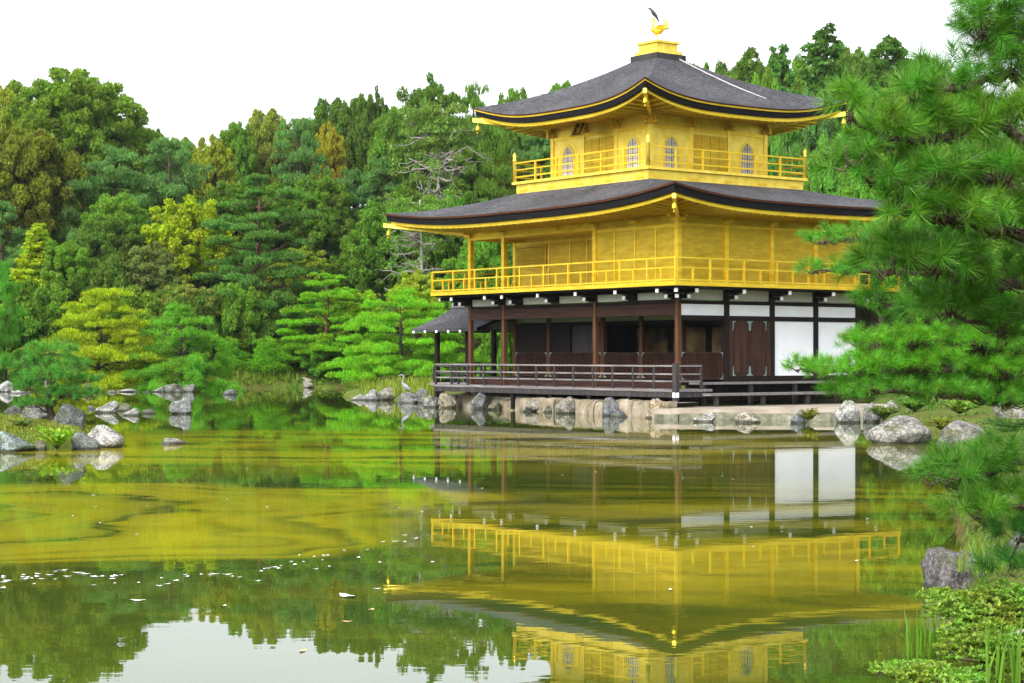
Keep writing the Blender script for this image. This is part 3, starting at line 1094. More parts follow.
def extr(mb, face, poly, o0, o1):
    n = len(poly)
    mb.add([face_pt(face, t, z, o1) for t, z in poly] + [face_pt(face, t, z, o0) for t, z in poly],
           [tuple(range(n)), tuple(range(n, 2 * n))[::-1]] + [(i, (i + 1) % n, n + (i + 1) % n, n + i) for i in range(n)])


def arch(t0, w, z0, h, grow=0):
    w2 = w / 2 + grow
    half = [(w2 * 1.12, z0 - grow), (w2 * 1.0, z0 + h * .25), (w2 * .97, z0 + h * .6), (w2 * .85, z0 + h * .78 + grow * .4), (w2 * .5, z0 + h * .92 + grow * .8), (w2 * .2, z0 + h * .97 + grow), (0, z0 + h + grow * 1.2)]
    return [(t0 + a, z) for a, z in half] + [(t0 - a, z) for a, z in half[-2::-1]]


for face in range(4):
    for t0 in (-2 * th, 2 * th):
        fr = MB()
        out_, inn = arch(t0, .62, 8.5, 1.1, .06), arch(t0, .62, 8.5, 1.1)
        n = len(out_)
        vs = [face_pt(face, t, z, .05) for t, z in out_] + [face_pt(face, t, z, .05) for t, z in inn] + [face_pt(face, t, z, .031) for t, z in out_]
        fr.add(vs, [(i, (i + 1) % n, n + (i + 1) % n, n + i) for i in range(n)] + [(i, 2 * n + i, 2 * n + (i + 1) % n, (i + 1) % n) for i in range(n)])
        wo_ = part('arched_window', fr, M['gold'], PAV)
        pn = MB()
        extr(pn, face, inn, .031, .036)
        part('window_paper', pn, M['paper'], wo_)
        gr = MB()
        for k in range(5):
            t = t0 - .24 + k * .12
            a, c = face_pt(face, t, 8.5, .042), face_pt(face, t, 8.5 + 1.1 * (.97 if k == 2 else .9 if k in (1, 3) else .76), .042)
            gr.bar(a, c, .012, .01)
        for z in (8.68, 8.86, 9.04, 9.22, 9.38):
            gr.bar(face_pt(face, t0 - .27, z, .045), face_pt(face, t0 + .27, z, .045), .01, .012)
        gr.bar(face_pt(face, t0, 8.5, .05), face_pt(face, t0, 9.55, .05), .035, .012)
        part('window_grid', gr, M['greywood'], wo_)
    for k, t0 in enumerate((-.62, -.21, .21, .62)):
        mb = MB()
        extr(mb, face, [(t0 - .195, 8.45), (t0 + .195, 8.45), (t0 + .195, 9.75), (t0 - .195, 9.75)], .032, .06)
        d = part('panel_door', mb, M['gold_wall'], PAV)
        lm = MB()
        for q in np.linspace(-.13, .13, 5):
            lm.bar(face_pt(face, t0 + q, 9.2, .066), face_pt(face, t0 + q, 9.68, .066), .018, .01)
        for z in np.linspace(9.2, 9.68, 6):
            lm.bar(face_pt(face, t0 - .17, z, .068), face_pt(face, t0 + .17, z, .068), .01, .018)
        part('door_lattice', lm, M['gold_deep'], d)
        part('door_rail', MB().bar(face_pt(face, t0 - .19, 8.9, .066), face_pt(face, t0 + .19, 8.9, .066), .01, .03), M['gold_deep'], d)
    mb = MB()
    mb.bar(face_pt(face, -S3 + .09, 9.92, .04), face_pt(face, S3 - .09, 9.92, .04), .05, .12)
    mb.bar(face_pt(face, -S3 + .09, 8.42, .04), face_pt(face, S3 - .09, 8.42, .04), .05, .08)
    part('wall_rail', mb, M['gold'], PAV)
bk3 = MB().box(-.3, .08, -.05, .05, 10.14, 10.24).box(-.34, -.2, -.19, .19, 10.25, 10.33).box(-.16, .1, -.2, .2, 10.0, 10.12).box(-.52, .08, -.05, .05, 10.34, 10.43).box(-.56, -.44, -.15, .15, 10.44, 10.52).box(-.3, -.22, -.05, .05, 10.0, 10.13).mesh('eave_bracket', M['gold_deep'])
for t in grid3:
    for face, rz in ((0, 0), (1, 90), (2, 180), (3, 270)):
        p = face_pt(face, t, 0, 0)
        link('eave_bracket', bk3, PAV, p, (0, 0, R(rz)))
UPR = roof(CX, CY, 4.66, 4.66, .62, .62, 10.62, 12.78, .55, .2, S3 + .05, S3 + .05, 10.42, None, .22, .30, gilt=True)
part('ridge_box', MB().box(CX - .72, CX + .72, CY - .72, CY + .72, 12.62, 12.93), M['greydark'], UPR)
part('finial_base', MB().box(CX - .62, CX + .62, CY - .62, CY + .62, 12.93, 13.06).box(CX - .5, CX + .5, CY - .5, CY + .5, 13.06, 13.34).box(CX - .57, CX + .57, CY - .57, CY + .57, 13.34, 13.42), M['gold_pale'], UPR)
# pale conductor strip running down the east slope
mb = MB()
path = []
for t in np.linspace(.98, .26, 12):
    ey = -4.62 + 4.0 * t
    pr = .78 * t + .22 * t * t
    path.append((CX + .35 + (1 - t) * 2.2, CY + ey, 10.62 + 2.16 * pr + .05))
mb.tube(path, .022, 6)
part('conductor_strip', mb, M['stonecable'], UPR)
# name board under the south eave
nb_ = part('name_board', MB().box(-.03, .03, -.27, .27, -.42, .42), M['black'], PAV, loc=(CX - S3 - .62, CY + .35, 10.17), rot=(0, R(28), 0))
part('board_frame', MB().box(-.05, -.0305, -.33, -.25, -.48, .48).box(-.05, -.0305, .25, .33, -.48, .48).box(-.05, -.0305, -.25, .25, .41, .48).box(-.05, -.0305, -.25, .25, -.48, -.41), M['gold'], nb_)
try:
    tc = bpy.data.curves.new('lettering', 'FONT')
    tc.body = '究\n竟\n頂'
    tc.size = .26
    tc.space_line = .95
    tc.align_x = 'CENTER'
    tc.align_y = 'CENTER'
    tc.extrude = .004
    tc.materials.append(M['gold_pale'])
    to = bpy.data.objects.new('lettering', tc)
    COL.objects.link(to)
    tme = bpy.data.meshes.new_from_object(to)
    bpy.data.objects.remove(to)
    tme.materials.clear()
    tme.materials.append(M['gold_pale'])
    to = link('lettering', tme)
    to.parent = nb_
    to.matrix_parent_inverse = Matrix()
    # local frame: text right -> -y (as read from outside), up -> z, facing -x
    to.rotation_euler = (R(90), 0, R(-90))
    to.location = (-.037, 0, 0)
except Exception as ex:
    print('lettering', ex)


# ------------------------------------------------------------------ bird statue, crow, heron
def at_pav(x, y, z):
    p = bw(x, y)
    return (p[0], p[1], z)


PH = bpy.data.objects.new('phoenix_statue', None)
COL.objects.link(PH)
PH.location = at_pav(CX, CY, 13.425)
tag(PH, 'gilded bird statue with raised tail on the top of the upper roof', 'statue')
body = MB().tube([(-.26, 0, .86), (-.20, 0, .9), (-.15, 0, .87), (-.15, 0, .76), (-.2, 0, .62), (-.19, 0, .5), (-.06, 0, .42), (.08, 0, .44), (.17, 0, .52), (.22, 0, .6)],
                 [.008, .045, .05, .04, .05, .10, .145, .12, .07, .03], 10)
body.tube([(-.05, -.05, .40), (-.03, -.05, .2), (-.05, -.05, .0)], [.03, .018, .02], 6).tube([(-.05, .05, .40), (-.03, .05, .2), (-.05, .05, .0)], [.03, .018, .02], 6)
part('body', body, M['gold_deep'], PH, True)
for k, (dx, h, yy) in enumerate(((.2, .98, 0), (.28, .88, .06), (.28, .86, -.06), (.36, .7, .1), (.36, .68, -.1))):
    part('tail_feather', MB().tube([(.1, yy * .4, .46), (.16 + dx * .25, yy * .7, .52), (.10 + dx * .8, yy, h * .8), (.06 + dx * .75, yy, h)], [.03, .04, .03, .008], 6), M['gold_deep'], PH, True)
for sg in (-1, 1):
    w = MB().add([(-.12, sg * .1, .52), (.1, sg * .12, .5), (.24, sg * .2, .56), (.16, sg * .24, .62), (-.02, sg * .2, .62), (-.1, sg * .1, .58)], [(0, 1, 2, 3, 4, 5)])
    w.add([(-.12, sg * .12, .5), (.1, sg * .14, .48), (.24, sg * .22, .54), (.16, sg * .26, .60), (-.02, sg * .22, .60), (-.1, sg * .12, .56)], [(5, 4, 3, 2, 1, 0)])
    part('wing', w, M['gold_deep'], PH)
part('stand', MB().lathe((-.05, 0, 0), [(.16, 0), (.16, .03), (.1, .05)], 10), M['gold'], PH)

crow_m = mat_noise('crow_plumage', [(.3, (.008, .009, .014)), (.7, (.03, .033, .05))], nscale=12, rough=.45, bstr=0)
crow = MB().tube([(-.27, 0, .30), (-.2, 0, .32), (-.15, 0, .33), (-.09, 0, .27), (-.02, 0, .17), (.07, 0, .06), (.13, 0, -.04), (.19, 0, -.16)], [.006, .022, .045, .05, .075, .065, .04, .02], 8)
crow.tube([(-.03, .025, .13), (-.04, .025, 0)], .01, 5).tube([(-.03, -.025, .13), (-.04, -.025, 0)], .01, 5)
CR = part('crow', crow, crow_m, None, True, loc=at_pav(CX, CY, 0))
CR.location = Vector(at_pav(CX, CY, 13.425 + .935)) + Vector((-.16, 0, 0))
tag(CR, 'dark crow perched on the head of the gilded statue', 'bird')

HR = bpy.data.objects.new('heron', None)
hY = 79.5
HR.location = (px(405, hY), hY, .3)
COL.objects.link(HR)
tag(HR, 'grey and white heron standing among the shore rocks', 'heron')
heron_m = mat_noise('heron_plumage', [(.3, (.15, .165, .19)), (.6, (.26, .27, .29)), (.75, (.45, .45, .45))], (1, 1, 1), 5, .8, 0, 0)
hb = MB().tube([(-.30, 0, .80), (-.20, 0, .83), (-.12, 0, .84), (-.06, 0, .80), (-.06, 0, .70), (-.11, 0, .58), (-.10, 0, .48), (0, 0, .38), (.12, 0, .27), (.22, 0, .17), (.30, 0, .08)],
                [.004, .018, .036, .032, .024, .026, .05, .098, .095, .06, .015], 10)
for sg in (-.03, .03):
    hb.tube([(.03, sg, .32), (.01, sg, .18), (.04, sg, 0), (-.04, sg, -.01)], [.02, .01, .01, .006], 6)
part('body', hb, heron_m, HR, True)
hg = mat_noise('heron_wing', [(.3, (.16, .18, .22)), (.7, (.33, .35, .4))], (1, 1, 1), 6, .8, 0, 0)
for sg in (-1, 1):
    part('wing', MB().tube([(-.04, sg * .06, .42), (.08, sg * .085, .32), (.22, sg * .06, .18), (.31, sg * .02, .07)], [.03, .07, .05, .01], 8), hg, HR, True)
part('crest', MB().tube([(-.14, 0, .87), (-.06, 0, .86), (.02, 0, .80)], [.012, .014, .003], 6), M['black'], HR)


# ------------------------------------------------------------------ rocks
def unit0(v):
    return v / np.linalg.norm(v, axis=1)[:, None]


def rock_mesh(seed, facets=13, sub=4, planes=None):
    rng = np.random.default_rng(seed)
    import bmesh
    bm = bmesh.new()
    bmesh.ops.create_icosphere(bm, subdivisions=sub, radius=1)
    V = np.array([v.co[:] for v in bm.verts])
    N = rng.normal(size=(facets, 3))
    N /= np.linalg.norm(N, axis=1)[:, None]
    D = rng.uniform(.62, .95, facets)
    if planes is not None:
        N = unit0(np.array(planes, float)[:, :3])
        D = np.array(planes, float)[:, 3]
    dots = V @ N.T
    with np.errstate(divide='ignore'):
        rr = np.where(dots > .05, D[None] / np.maximum(dots, .05), 9)
    # soft minimum keeps edges a little worn
    rad = -np.log(np.exp(-rr * 16).sum(1) + np.exp(-1.15 * 16)) / 16
    ph = rng.uniform(0, 6, 9)
    fr = rng.normal(size=(9, 3)) * np.repeat([2.5, 5, 10], 3)[:, None]
    am = np.repeat([.05, .025, .014], 3)
    for k in range(9):
        rad = rad + am[k] * np.sin(V @ fr[k] + ph[k])
    P = V * rad[:, None]
    P /= np.abs(P).max(0)[None]
    for v, p in zip(bm.verts, P):
        v.co = p
    me = bpy.data.meshes.new('rock')
    bm.to_mesh(me)
    bm.free()
    me.materials.append(M['rock'])
    me.polygons.foreach_set('use_smooth', [True] * len(me.polygons))
    return me


ROCKS = [rock_mesh(i + 11) for i in range(9)]
ROCKS.append(rock_mesh(40, planes=[(.12, -.1, 1, .62), (-1, -.25, .12, .72), (1, -.5, -.1, .8), (-.1, -1, .15, .6), (0, 1, .1, .6), (0, 0, -1, .8), (.55, -.9, .25, .72), (-.6, -.7, .5, .85)]))
_rk = [0]


def rock(x0, x1, ytop, ybase, Y, label, group, depth=None, tint=(1, 1, 1), v=None, rz=None, sink=.25):
    """a boulder spanning pixel columns x0..x1 and rows ytop..ybase at distance Y"""
    i = _rk[0]
    _rk[0] += 1
    w = (x1 - x0) / F * Y / 2
    zt, zb = pz(ytop, Y), pz(ybase, Y)
    h = zt - zb
    zb -= sink * h + .03
    rnd = random.Random(i * 7 + 3)
    o = link('rock', ROCKS[i % 9 if v is None else v], None, (px((x0 + x1) / 2, Y), Y, (zt + zb) / 2),
             (rnd.uniform(-.12, .12), rnd.uniform(-.12, .12), rnd.uniform(-.35, .35) + (math.pi if rnd.random() < .5 else 0) if rz is None else rz),
             (w * 1.06, depth or w * rnd.uniform(.75, 1.05), (zt - zb) / 2))
    o.color = (*tint, 1)
    tag(o, label, 'rock', group)
    return o


def wallY(x, c=None):
    """distance at which pixel column x meets the foot of the embankment"""
    k = (x - 512) / F
    best = None
    for Y in np.linspace(50, 85, 701):
        X = k * Y
        lx = (X - BX) * math.cos(TH) + (Y - BY) * math.sin(TH)
        ly = -(X - BX) * math.sin(TH) + (Y - BY) * math.cos(TH)
        t = min(wall_c(ly) - .12, -.95) if c is None else c
        if best is None or abs(lx - t) < best[0]:
            best = (abs(lx - t), Y)
    return best[1]


GI = 'rocks edging the islet'
rock(-14, 33, 431, 457, 38.4, 'broad blue-grey rock at the left edge of the islet', GI, tint=(.75, .95, .95))
rock(30, 47, 440, 457, 38.7, 'small mossy rock between the islet boulders', GI, tint=(.7, .7, .5))
rock(64, 99, 430, 454, 39.0, 'squat grey boulder at the front of the islet beside the fern', GI, tint=(.8, .9, .9))
rock(84, 123, 422, 449, 40.0, 'large pale lichen-spotted boulder ending the islet', GI, tint=(1.5, 1.5, 1.5))
rock(52, 88, 404, 432, 41.6, 'dark upright rock behind the islet pine trunk', GI, tint=(.4, .45, .45))
rock(20, 50, 405, 420, 45, 'flat grey rock behind the small islet pine', GI, tint=(.7, .7, .7))
rock(4, 22, 405, 417, 47, 'low dark grey rock at the back of the islet', GI, tint=(.5, .5, .5))
GW = 'rocks standing in the pond'
rock(157, 185, 436, 449, 41.5, 'low pale rock alone in the open pond beyond the islet', GW, tint=(1.2, 1.15, 1.1))
rock(169, 193, 398, 417, 63, 'pointed grey rock standing alone in the water', GW, tint=(1.0, 1.05, 1.1))
rock(96, 123, 401, 416, 64, 'whitish rock of the small group behind the islet', GW, tint=(1.1, 1.1, 1.1))
rock(117, 131, 403, 414, 66, 'dark mossy rock of the small group behind the islet', GW, tint=(.5, .55, .4))
rock(124, 143, 408, 417, 61, 'low white rock of the small group behind the islet', GW, tint=(1.4, 1.4, 1.4))
rock(85, 97, 405, 414, 68, 'small grey stone left in the group behind the islet', GW, tint=(.7, .7, .7))
rock(141, 156, 409, 415, 63, 'smallest dark stone of the group behind the islet', GW, tint=(.5, .5, .5))
rock(223, 238, 389, 396, 93, 'dark low stone alone in front of the far reeds', GW, tint=(.55, .6, .65))
GS = 'rocks along the far left shore'
for i, (a, c, t, bb, Y, tn) in enumerate([(-3, 14, 381, 393, 100, 1.8), (9, 22, 389, 399, 96, 1.7), (20, 33, 391, 399, 97, .9), (42, 52, 380, 392, 101, .8), (84, 94, 383, 398, 99, .35), (92, 106, 384, 392, 100, 1.6),
                                          (113, 140, 388, 395, 100, 1.3), (104, 118, 390, 397, 98, .8), (140, 152, 391, 396, 99, .7), (152, 169, 386, 395, 100, 1.1), (165, 186, 382, 396, 99, .6), (184, 196, 384, 395, 100, .7)]):
    lab = ['bright white rock at the left edge of the far shore', 'white low rock in front of the far left rocks', 'grey flat rock low on the far left shore', 'dull grey rock behind the islet pine crown',
           'dark upright stone under the yellow-green pine', 'white rock beside the dark upright stone on shore', 'long pale rock below the yellow-green pine', 'grey low stone left of the long pale rock',
           'small dull stone right of the long pale rock', 'grey rock left of the leaning pine trunk', 'dark round rock at the foot of the leaning pine', 'brown-grey rock right of the leaning pine'][i]
    rock(a, c, t, bb, Y, lab, GS, tint=(tn, tn, tn * 1.02))
rock(297, 316, 377, 384, 114, 'pale flat stone on the brown bank between the shrubs', GS, tint=(1.4, 1.35, 1.3))
rock(303, 313, 380, 387, 112.5, 'second pale stone lower on the brown bank', GS, tint=(1.4, 1.35, 1.3))

GP = 'rocks at the foot of the pavilion'
rock(350, 369, 394, 402, 82, 'white low rock at the tip of the pavilion shore', GP, tint=(1.3, 1.3, 1.3))
rock(364, 381, 388, 404, 81.2, 'pale grey rock left of the heron', GP, tint=(1.1, 1.12, 1.15))
rock(377, 398, 387, 401, 82, 'yellow-mossed rock behind the heron', GP, tint=(1.0, .95, .8))
rock(396, 420, 392, 405, 77, 'broad grey rock under the heron', GP, tint=(.8, .85, .9))
rock(414, 432, 388, 403, 77, 'dark grey rock between heron and veranda', GP, tint=(.6, .62, .68))
rock(424, 441, 394, 409, wallY(432), 'rounded grey rock under the veranda left end', GP, tint=(.9, .9, .9))
rock(438, 458, 393, 409, wallY(448), 'buff stone block next to the veranda corner', GP, tint=(1.3, 1.15, .95))
rock(471, 489, 391, 411, wallY(480), 'tall grey rock under the second veranda stilt', GP, tint=(.65, .68, .75))
rock(523, 541, 398, 412, wallY(532), 'brownish squat rock below the veranda', GP, tint=(.95, .88, .8))
rock(556, 580, 396, 415, wallY(568), 'brown-grey rock below the veranda middle', GP, tint=(.9, .85, .8))
rock(600, 620, 395, 417, wallY(610), 'tall bluish rock under the veranda near its right end', GP, tint=(.6, .63, .7))
rock(610, 628, 410, 423, wallY(619, -2.3), 'low dark blue rock at the water below the tall one', GP, tint=(.5, .55, .65))
rock(645, 669, 398, 421, wallY(657), 'tan boulder beside the stone landing', GP, tint=(1.45, 1.15, .85))
rock(488, 503, 401, 412, wallY(495), 'small mossy rock right of the tall stilt rock', GP, tint=(.6, .62, .4))
rock(541, 556, 404, 415, wallY(548), 'small dark rock between the brownish squat one and the brown-grey one', GP, tint=(.5, .52, .45))
rock(668, 690, 411, 424, wallY(679, -2.0), 'flat mossy rock at the landing left corner', GP, tint=(.8, .78, .5))
rock(693, 718, 412, 427, 55.2, 'whitish rock in the water before the landing', GP, tint=(1.4, 1.4, 1.4))
rock(735, 760, 412, 426, 54.6, 'buff rock in the water at the landing middle', GP, tint=(1.35, 1.25, 1.1))
rock(791, 809, 410, 425, 54.2, 'blue-grey rock at the right part of the landing', GP, tint=(.65, .7, .8))
rock(836, 862, 398, 424, 54.5, 'tall pale rock at the right end of the landing', GP, tint=(1.5, 1.5, 1.5))
rock(862, 882, 403, 423, 55.0, 'grey rock second from the landing right end', GP, tint=(1.0, 1.0, 1.05))
rock(880, 902, 400, 420, 56.5, 'pale rock under the low pine boughs', GP, tint=(1.2, 1.2, 1.2))
rock(905, 934, 402, 418, 58, 'grey rock half hidden under the low pine boughs', GP, tint=(.9, .9, .9))
GB = 'boulders on the right bank'
rock(872, 935, 413, 449, 42.0, 'big rounded grey boulder at the water on the right bank', GB, tint=(.95, .93, .9), v=3)
rock(932, 992, 420, 449, 41.5, 'broad grey boulder right of the big rounded one', GB, tint=(.85, .82, .78), v=5)
rock(985, 1050, 405, 430, 46, 'shaded grey boulder at the right edge of the picture', GB, tint=(.8, .78, .75))
rock(921, 992, 541, 600, 15.6, 'nearest dark flat-topped rock at the water edge', GB, tint=(.6, .57, .6), v=9, rz=.1, depth=.3)
rock(1000, 1060, 520, 575, 16.5, 'dark rock behind the nearest flat-topped rock', GB, tint=(.45, .45, .45))

# embankment of pale stones below the veranda and the landing
em = bpy.data.objects.new('stone_embankment', None)
COL.objects.link(em)
em.location = (BX, BY, 0)
em.rotation_euler = (0, 0, TH)
tag(em, 'low retaining wall of buff stone blocks under the veranda', 'retaining wall')
rr = random.Random(5)
y = -1.7
while y < 13.2:
    L = rr.uniform(1.0, 2.6)
    y1 = min(y + L, 13.6)
    mb = MB()
    d0 = rr.uniform(-.07, .07)
    zt = rr.uniform(.40, .56)
    n = 7
    P = []
    for (xx, zz) in ((.25, zt), (.07 + d0, zt - .05), (.02 + d0, .3), (-.04 + d0, -.2)):
        row = []
        for k in range(n):
            yy = y + .03 + (y1 - y - .06) * k / (n - 1)
            row.append((wall_c(yy) + xx + rr.uniform(-.03, .03), yy, zz + rr.uniform(-.02, .02)))
        P.append(row)
    A = np.array(P)
    mb.grid(A[:, ::-1])
    for q in (0, -1):
        e = A[:, q]
        mb.add(list(e) + [(e[0][0] + .2, e[0][1], e[0][2]), (e[0][0] + .2, e[0][1], -.2)], [(0, 1, 2, 3, 5, 4)])
    part('stone_block', mb, M['palestone'], em, True)
    y = y1
n = 12
P = []
for k in range(n):
    yy = -1.5 + 15.0 * k / (n - 1)
    P.append([(wall_c(yy) + .12, yy, -.3), (wall_c(yy) + .14, yy, .46), (wall_c(yy) + 1.6, yy, .47)])
part('wall_core', MB().grid(np.array(P)), M['kerbstone'], em)
ld = bpy.data.objects.new('stone_landing', None)
COL.objects.link(ld)
ld.location = (BX, BY, 0)
ld.rotation_euler = (0, 0, TH)
tag(ld, 'flat pale stone landing with mossy kerb beside the white walled side', 'landing')
ld.location = (0, 0, 0)
ld.rotation_euler = (0, 0, 0)
tops = [(4.35, 57.6), (10.9, 56.7), (13.4, 64.2), bw(6.5, -.5), bw(.2, -.5), bw(-1.5, -1.1)]
nn = len(tops)
part('slab', MB().add([(x, y, .31) for x, y in tops] + [(x, y, -.4) for x, y in tops], [tuple(range(nn))] + [(nn + i, nn + (i + 1) % nn, (i + 1) % nn, i) for i in range(nn)]), M['slab'], ld)
x = 4.4
while x < 10.9:
    L = rr.uniform(.7, 1.5)
    x1 = min(x + L, 11.0)
    fy = lambda q: 57.6 - .137 * (q - 4.35)
    d, zt = .34 + rr.uniform(-.06, .06), .19 + rr.uniform(-.05, .04)
    v = [(x + .02, fy(x) - .005), (x1 - .02, fy(x1) - .005), (x1 - .02, fy(x1) - d), (x + .02, fy(x) - d + rr.uniform(-.05, .05))]
    part('kerb_stone', MB().add([(p, q, zt + rr.uniform(-.02, .02)) for p, q in v] + [(p, q, -.4) for p, q in v], [(3, 2, 1, 0), (0, 1, 5, 4), (1, 2, 6, 5), (2, 3, 7, 6), (3, 0, 4, 7)]), M['kerbstone'], ld)
    x = x1


# ------------------------------------------------------------------ trees
def unit(v):
    return v / np.maximum(np.linalg.norm(v, axis=-1, keepdims=True), 1e-9)


def quads(P, A, size, aspect, rng, taper=.35):
    """leaf quads at P along axis A"""
    n = len(P)
    B = unit(np.cross(A, unit(rng.normal(size=(n, 3)))))
    L = (size * rng.uniform(.6, 1.3, n))[:, None]
    Wd = L * aspect
    p0 = P - A * L * .5
    p2 = P + A * L * .5
    m = P - A * L * .05
    return np.stack([p0, m + B * Wd * .5, p2, m - B * Wd * .5], 1).reshape(-1, 3)


def clump(c, r, n, rng, size, aspect, up=.35, shell=.55, top=False, jit=.7):
    d = unit(rng.normal(size=(n, 3)))
    if top:
        d[:, 2] = np.abs(d[:, 2]) * .9 - .15
        d = unit(d)
    rad = shell + (1 - shell) * rng.random(n) ** .6
    P = np.asarray(c) + d * rad[:, None] * np.asarray(r)
    A = unit(d * .6 + np.array([0, 0, up]) + rng.normal(size=(n, 3)) * jit)
    return quads(P, A, size, aspect, rng)


def limb(mb, a, c, r0, r1, rng, n=5, sag=.08):
    a, c = np.array(a, float), np.array(c, float)
    L = np.linalg.norm(c - a)
    pts = [a + (c - a) * t + rng.normal(size=3) * L * .035 * (0 < t < 1) + np.array([0, 0, sag * L * math.sin(math.pi * t)]) for t in np.linspace(0, 1, n)]
    mb.tube(pts, list(np.linspace(r0, r1, n)), 6)


def broadleaf(seed, H=12, Wd=9, ncl=60, per=330, leaf=.30, flat=.8, zc=.58, hz=.42, bark='bark', rmin=.75, rmax=1.5, open_=0.0, asp=.6):
    rng = np.random.default_rng(seed)
    tm = MB()
    top = np.array([rng.normal() * .3, rng.normal() * .3, H * .62])
    limb(tm, (0, 0, -.5), top, .03 * H, .013 * H, rng, 7, 0)
    Q = []
    lob = rng.uniform(0, 6.28, 6)
    # a few big boughs first, each carrying smaller leaf clumps: gives lobes with gaps between
    nb = max(7, ncl // 9)
    C, RB = [], []
    for i in range(nb):
        f = (i + .5) / nb
        z = 1 - 1.75 * f
        a = i * 2.39996 + lob[0] + rng.normal() * .25
        q = math.sqrt(max(0, 1 - z * z))
        d = np.array([q * math.cos(a), q * math.sin(a), z])
        amp = rng.uniform(.60, .72)
        C.append(np.array([d[0] * Wd / 2 * amp, d[1] * Wd / 2 * amp, H * zc + d[2] * H * hz * amp * rng.uniform(.85, 1.05)]))
        RB.append(Wd * rng.uniform(.19, .26))
        limb(tm, top * rng.uniform(.5, 1), C[-1], .012 * H, .004 * H, rng)
    C.append(np.array([0, 0, H * (zc + hz * .3)]))
    RB.append(Wd * .3)
    for i in range(ncl):
        k = i % len(C)
        d = unit(rng.normal(size=3))
        d[2] = d[2] * .8 + .22
        r = rng.uniform(rmin, rmax) * .56
        c = C[k] + d * RB[k] * rng.uniform(.55, 1.0) * np.array([1, 1, flat])
        c[2] = min(c[2], H - r * flat)
        if rng.random() < open_:
            continue
        Q.append(clump(c, (r, r, r * flat), int(per * r * r * 2.0), rng, leaf, asp, .3, .35, False))
    return tm.mesh('trunk', M[bark], True), fastmesh('crown', np.concatenate(Q), 4, M['leaf'])


def pine(seed, H=12, Wd=8, levels=8, per=5, z0=.28, padr=1.5, tufts=120, leaf=.34, bark='redbark', lean=.0, flat=.28, aspect=.16, droop=.0, top_r=.35, sub=6):
    rng = np.random.default_rng(seed)
    tm = MB()
    ph = rng.uniform(0, 6)
    tp = [np.array([math.sin(t * 3 + ph) * .03 * H * t + lean * t * H, math.cos(t * 2.3 + ph) * .03 * H * t, H * .97 * t - .4 * (t == 0)]) for t in np.linspace(0, 1, 9)]
    tm.tube(tp, list(np.linspace(.026 * H, .006 * H, 9)), 7)
    Q = []

    def along(t):
        f = t * 8
        i = min(int(f), 7)
        return tp[i] + (tp[i + 1] - tp[i]) * (f - i)
    for l in range(levels):
        t = z0 + (1 - z0) * l / (levels - 1)
        reach = Wd / 2 * (top_r + (1 - top_r) * math.sin(math.pi * (.5 + .5 * (l / (levels - 1))) ) ** .8) if l < levels - 1 else .12
        k = max(1, int(round(per * (1 - .55 * l / levels))))
        a0 = rng.uniform(0, 6.28)
        for j in range(k):
            a = a0 + 6.283 * j / k + rng.normal() * .3
            rch = reach * rng.uniform(.55, 1.0)
            base = along(max(0.02, t - .05))
            c = along(t) + np.array([math.cos(a) * rch, math.sin(a) * rch, rng.normal() * .035 * H - droop * rch])
            limb(tm, base, c, .007 * H * (1.1 - .6 * t), .002 * H, rng, 5, .05)
            pr = padr * rng.uniform(.7, 1.15) * (1.0 - .45 * l / levels)
            for s in range(sub):
                off = rng.normal(size=3) * np.array([pr * .55, pr * .55, pr * .1])
                rs = pr * rng.uniform(.38, .6)
                Q.append(clump(c + off, (rs, rs, rs * flat / .45), int(tufts * rs * rs / (.5 * padr) ** 2), rng, leaf, aspect, .75, .5, True, .5))
    return tm.mesh('trunk', M[bark], True), fastmesh('crown', np.concatenate(Q), 4, M['needle'])


def conifer(seed, H=14, Wd=6, levels=18, per=7, tufts=70, leaf=.34, aspect=.32, z0=.15, droop=.18, ex=.55):
    rng = np.random.default_rng(seed)
    tm = MB()
    tm.tube([(0, 0, -.4), (.1, 0, H * .5), (0, .05, H * .98)], [.024 * H, .014 * H, .003 * H], 7)
    Q = []
    for l in range(levels):
        t = z0 + (1 - z0) * (l + .3) / levels
        reach = Wd / 2 * (1 - t) ** ex * 1.05 * rng.uniform(.8, 1.1) + .15
        k = max(5, int(per * (1 - .45 * t)))
        a0 = rng.uniform(0, 6.28)
        for j in range(k):
            a = a0 + 6.283 * j / k + rng.normal() * .2
            rch = reach * rng.uniform(.6, 1.1)
            e = np.array([math.cos(a) * rch, math.sin(a) * rch, H * t - droop * rch + rng.normal() * .1])
            if j % 2 == 0:
                limb(tm, (0, 0, H * t), e, .006 * H * (1 - t) + .015, .01, rng, 4, 0)
            ns = max(1, int(rch / .55))
            for s in range(ns):
                f = (s + .8) / ns
                c = np.array([e[0] * f, e[1] * f, H * t + (e[2] - H * t) * f]) + rng.normal(size=3) * .15
                rs = (.26 + .3 * (1 - t)) * rng.uniform(.7, 1.25)
                Q.append(clump(c, (rs, rs, rs * .7), int(tufts * rs / .5), rng, leaf, aspect, .1, .4, False, .6))
    return tm.mesh('trunk', M['bark'], True), fastmesh('crown', np.concatenate(Q), 4, M['leaf'])


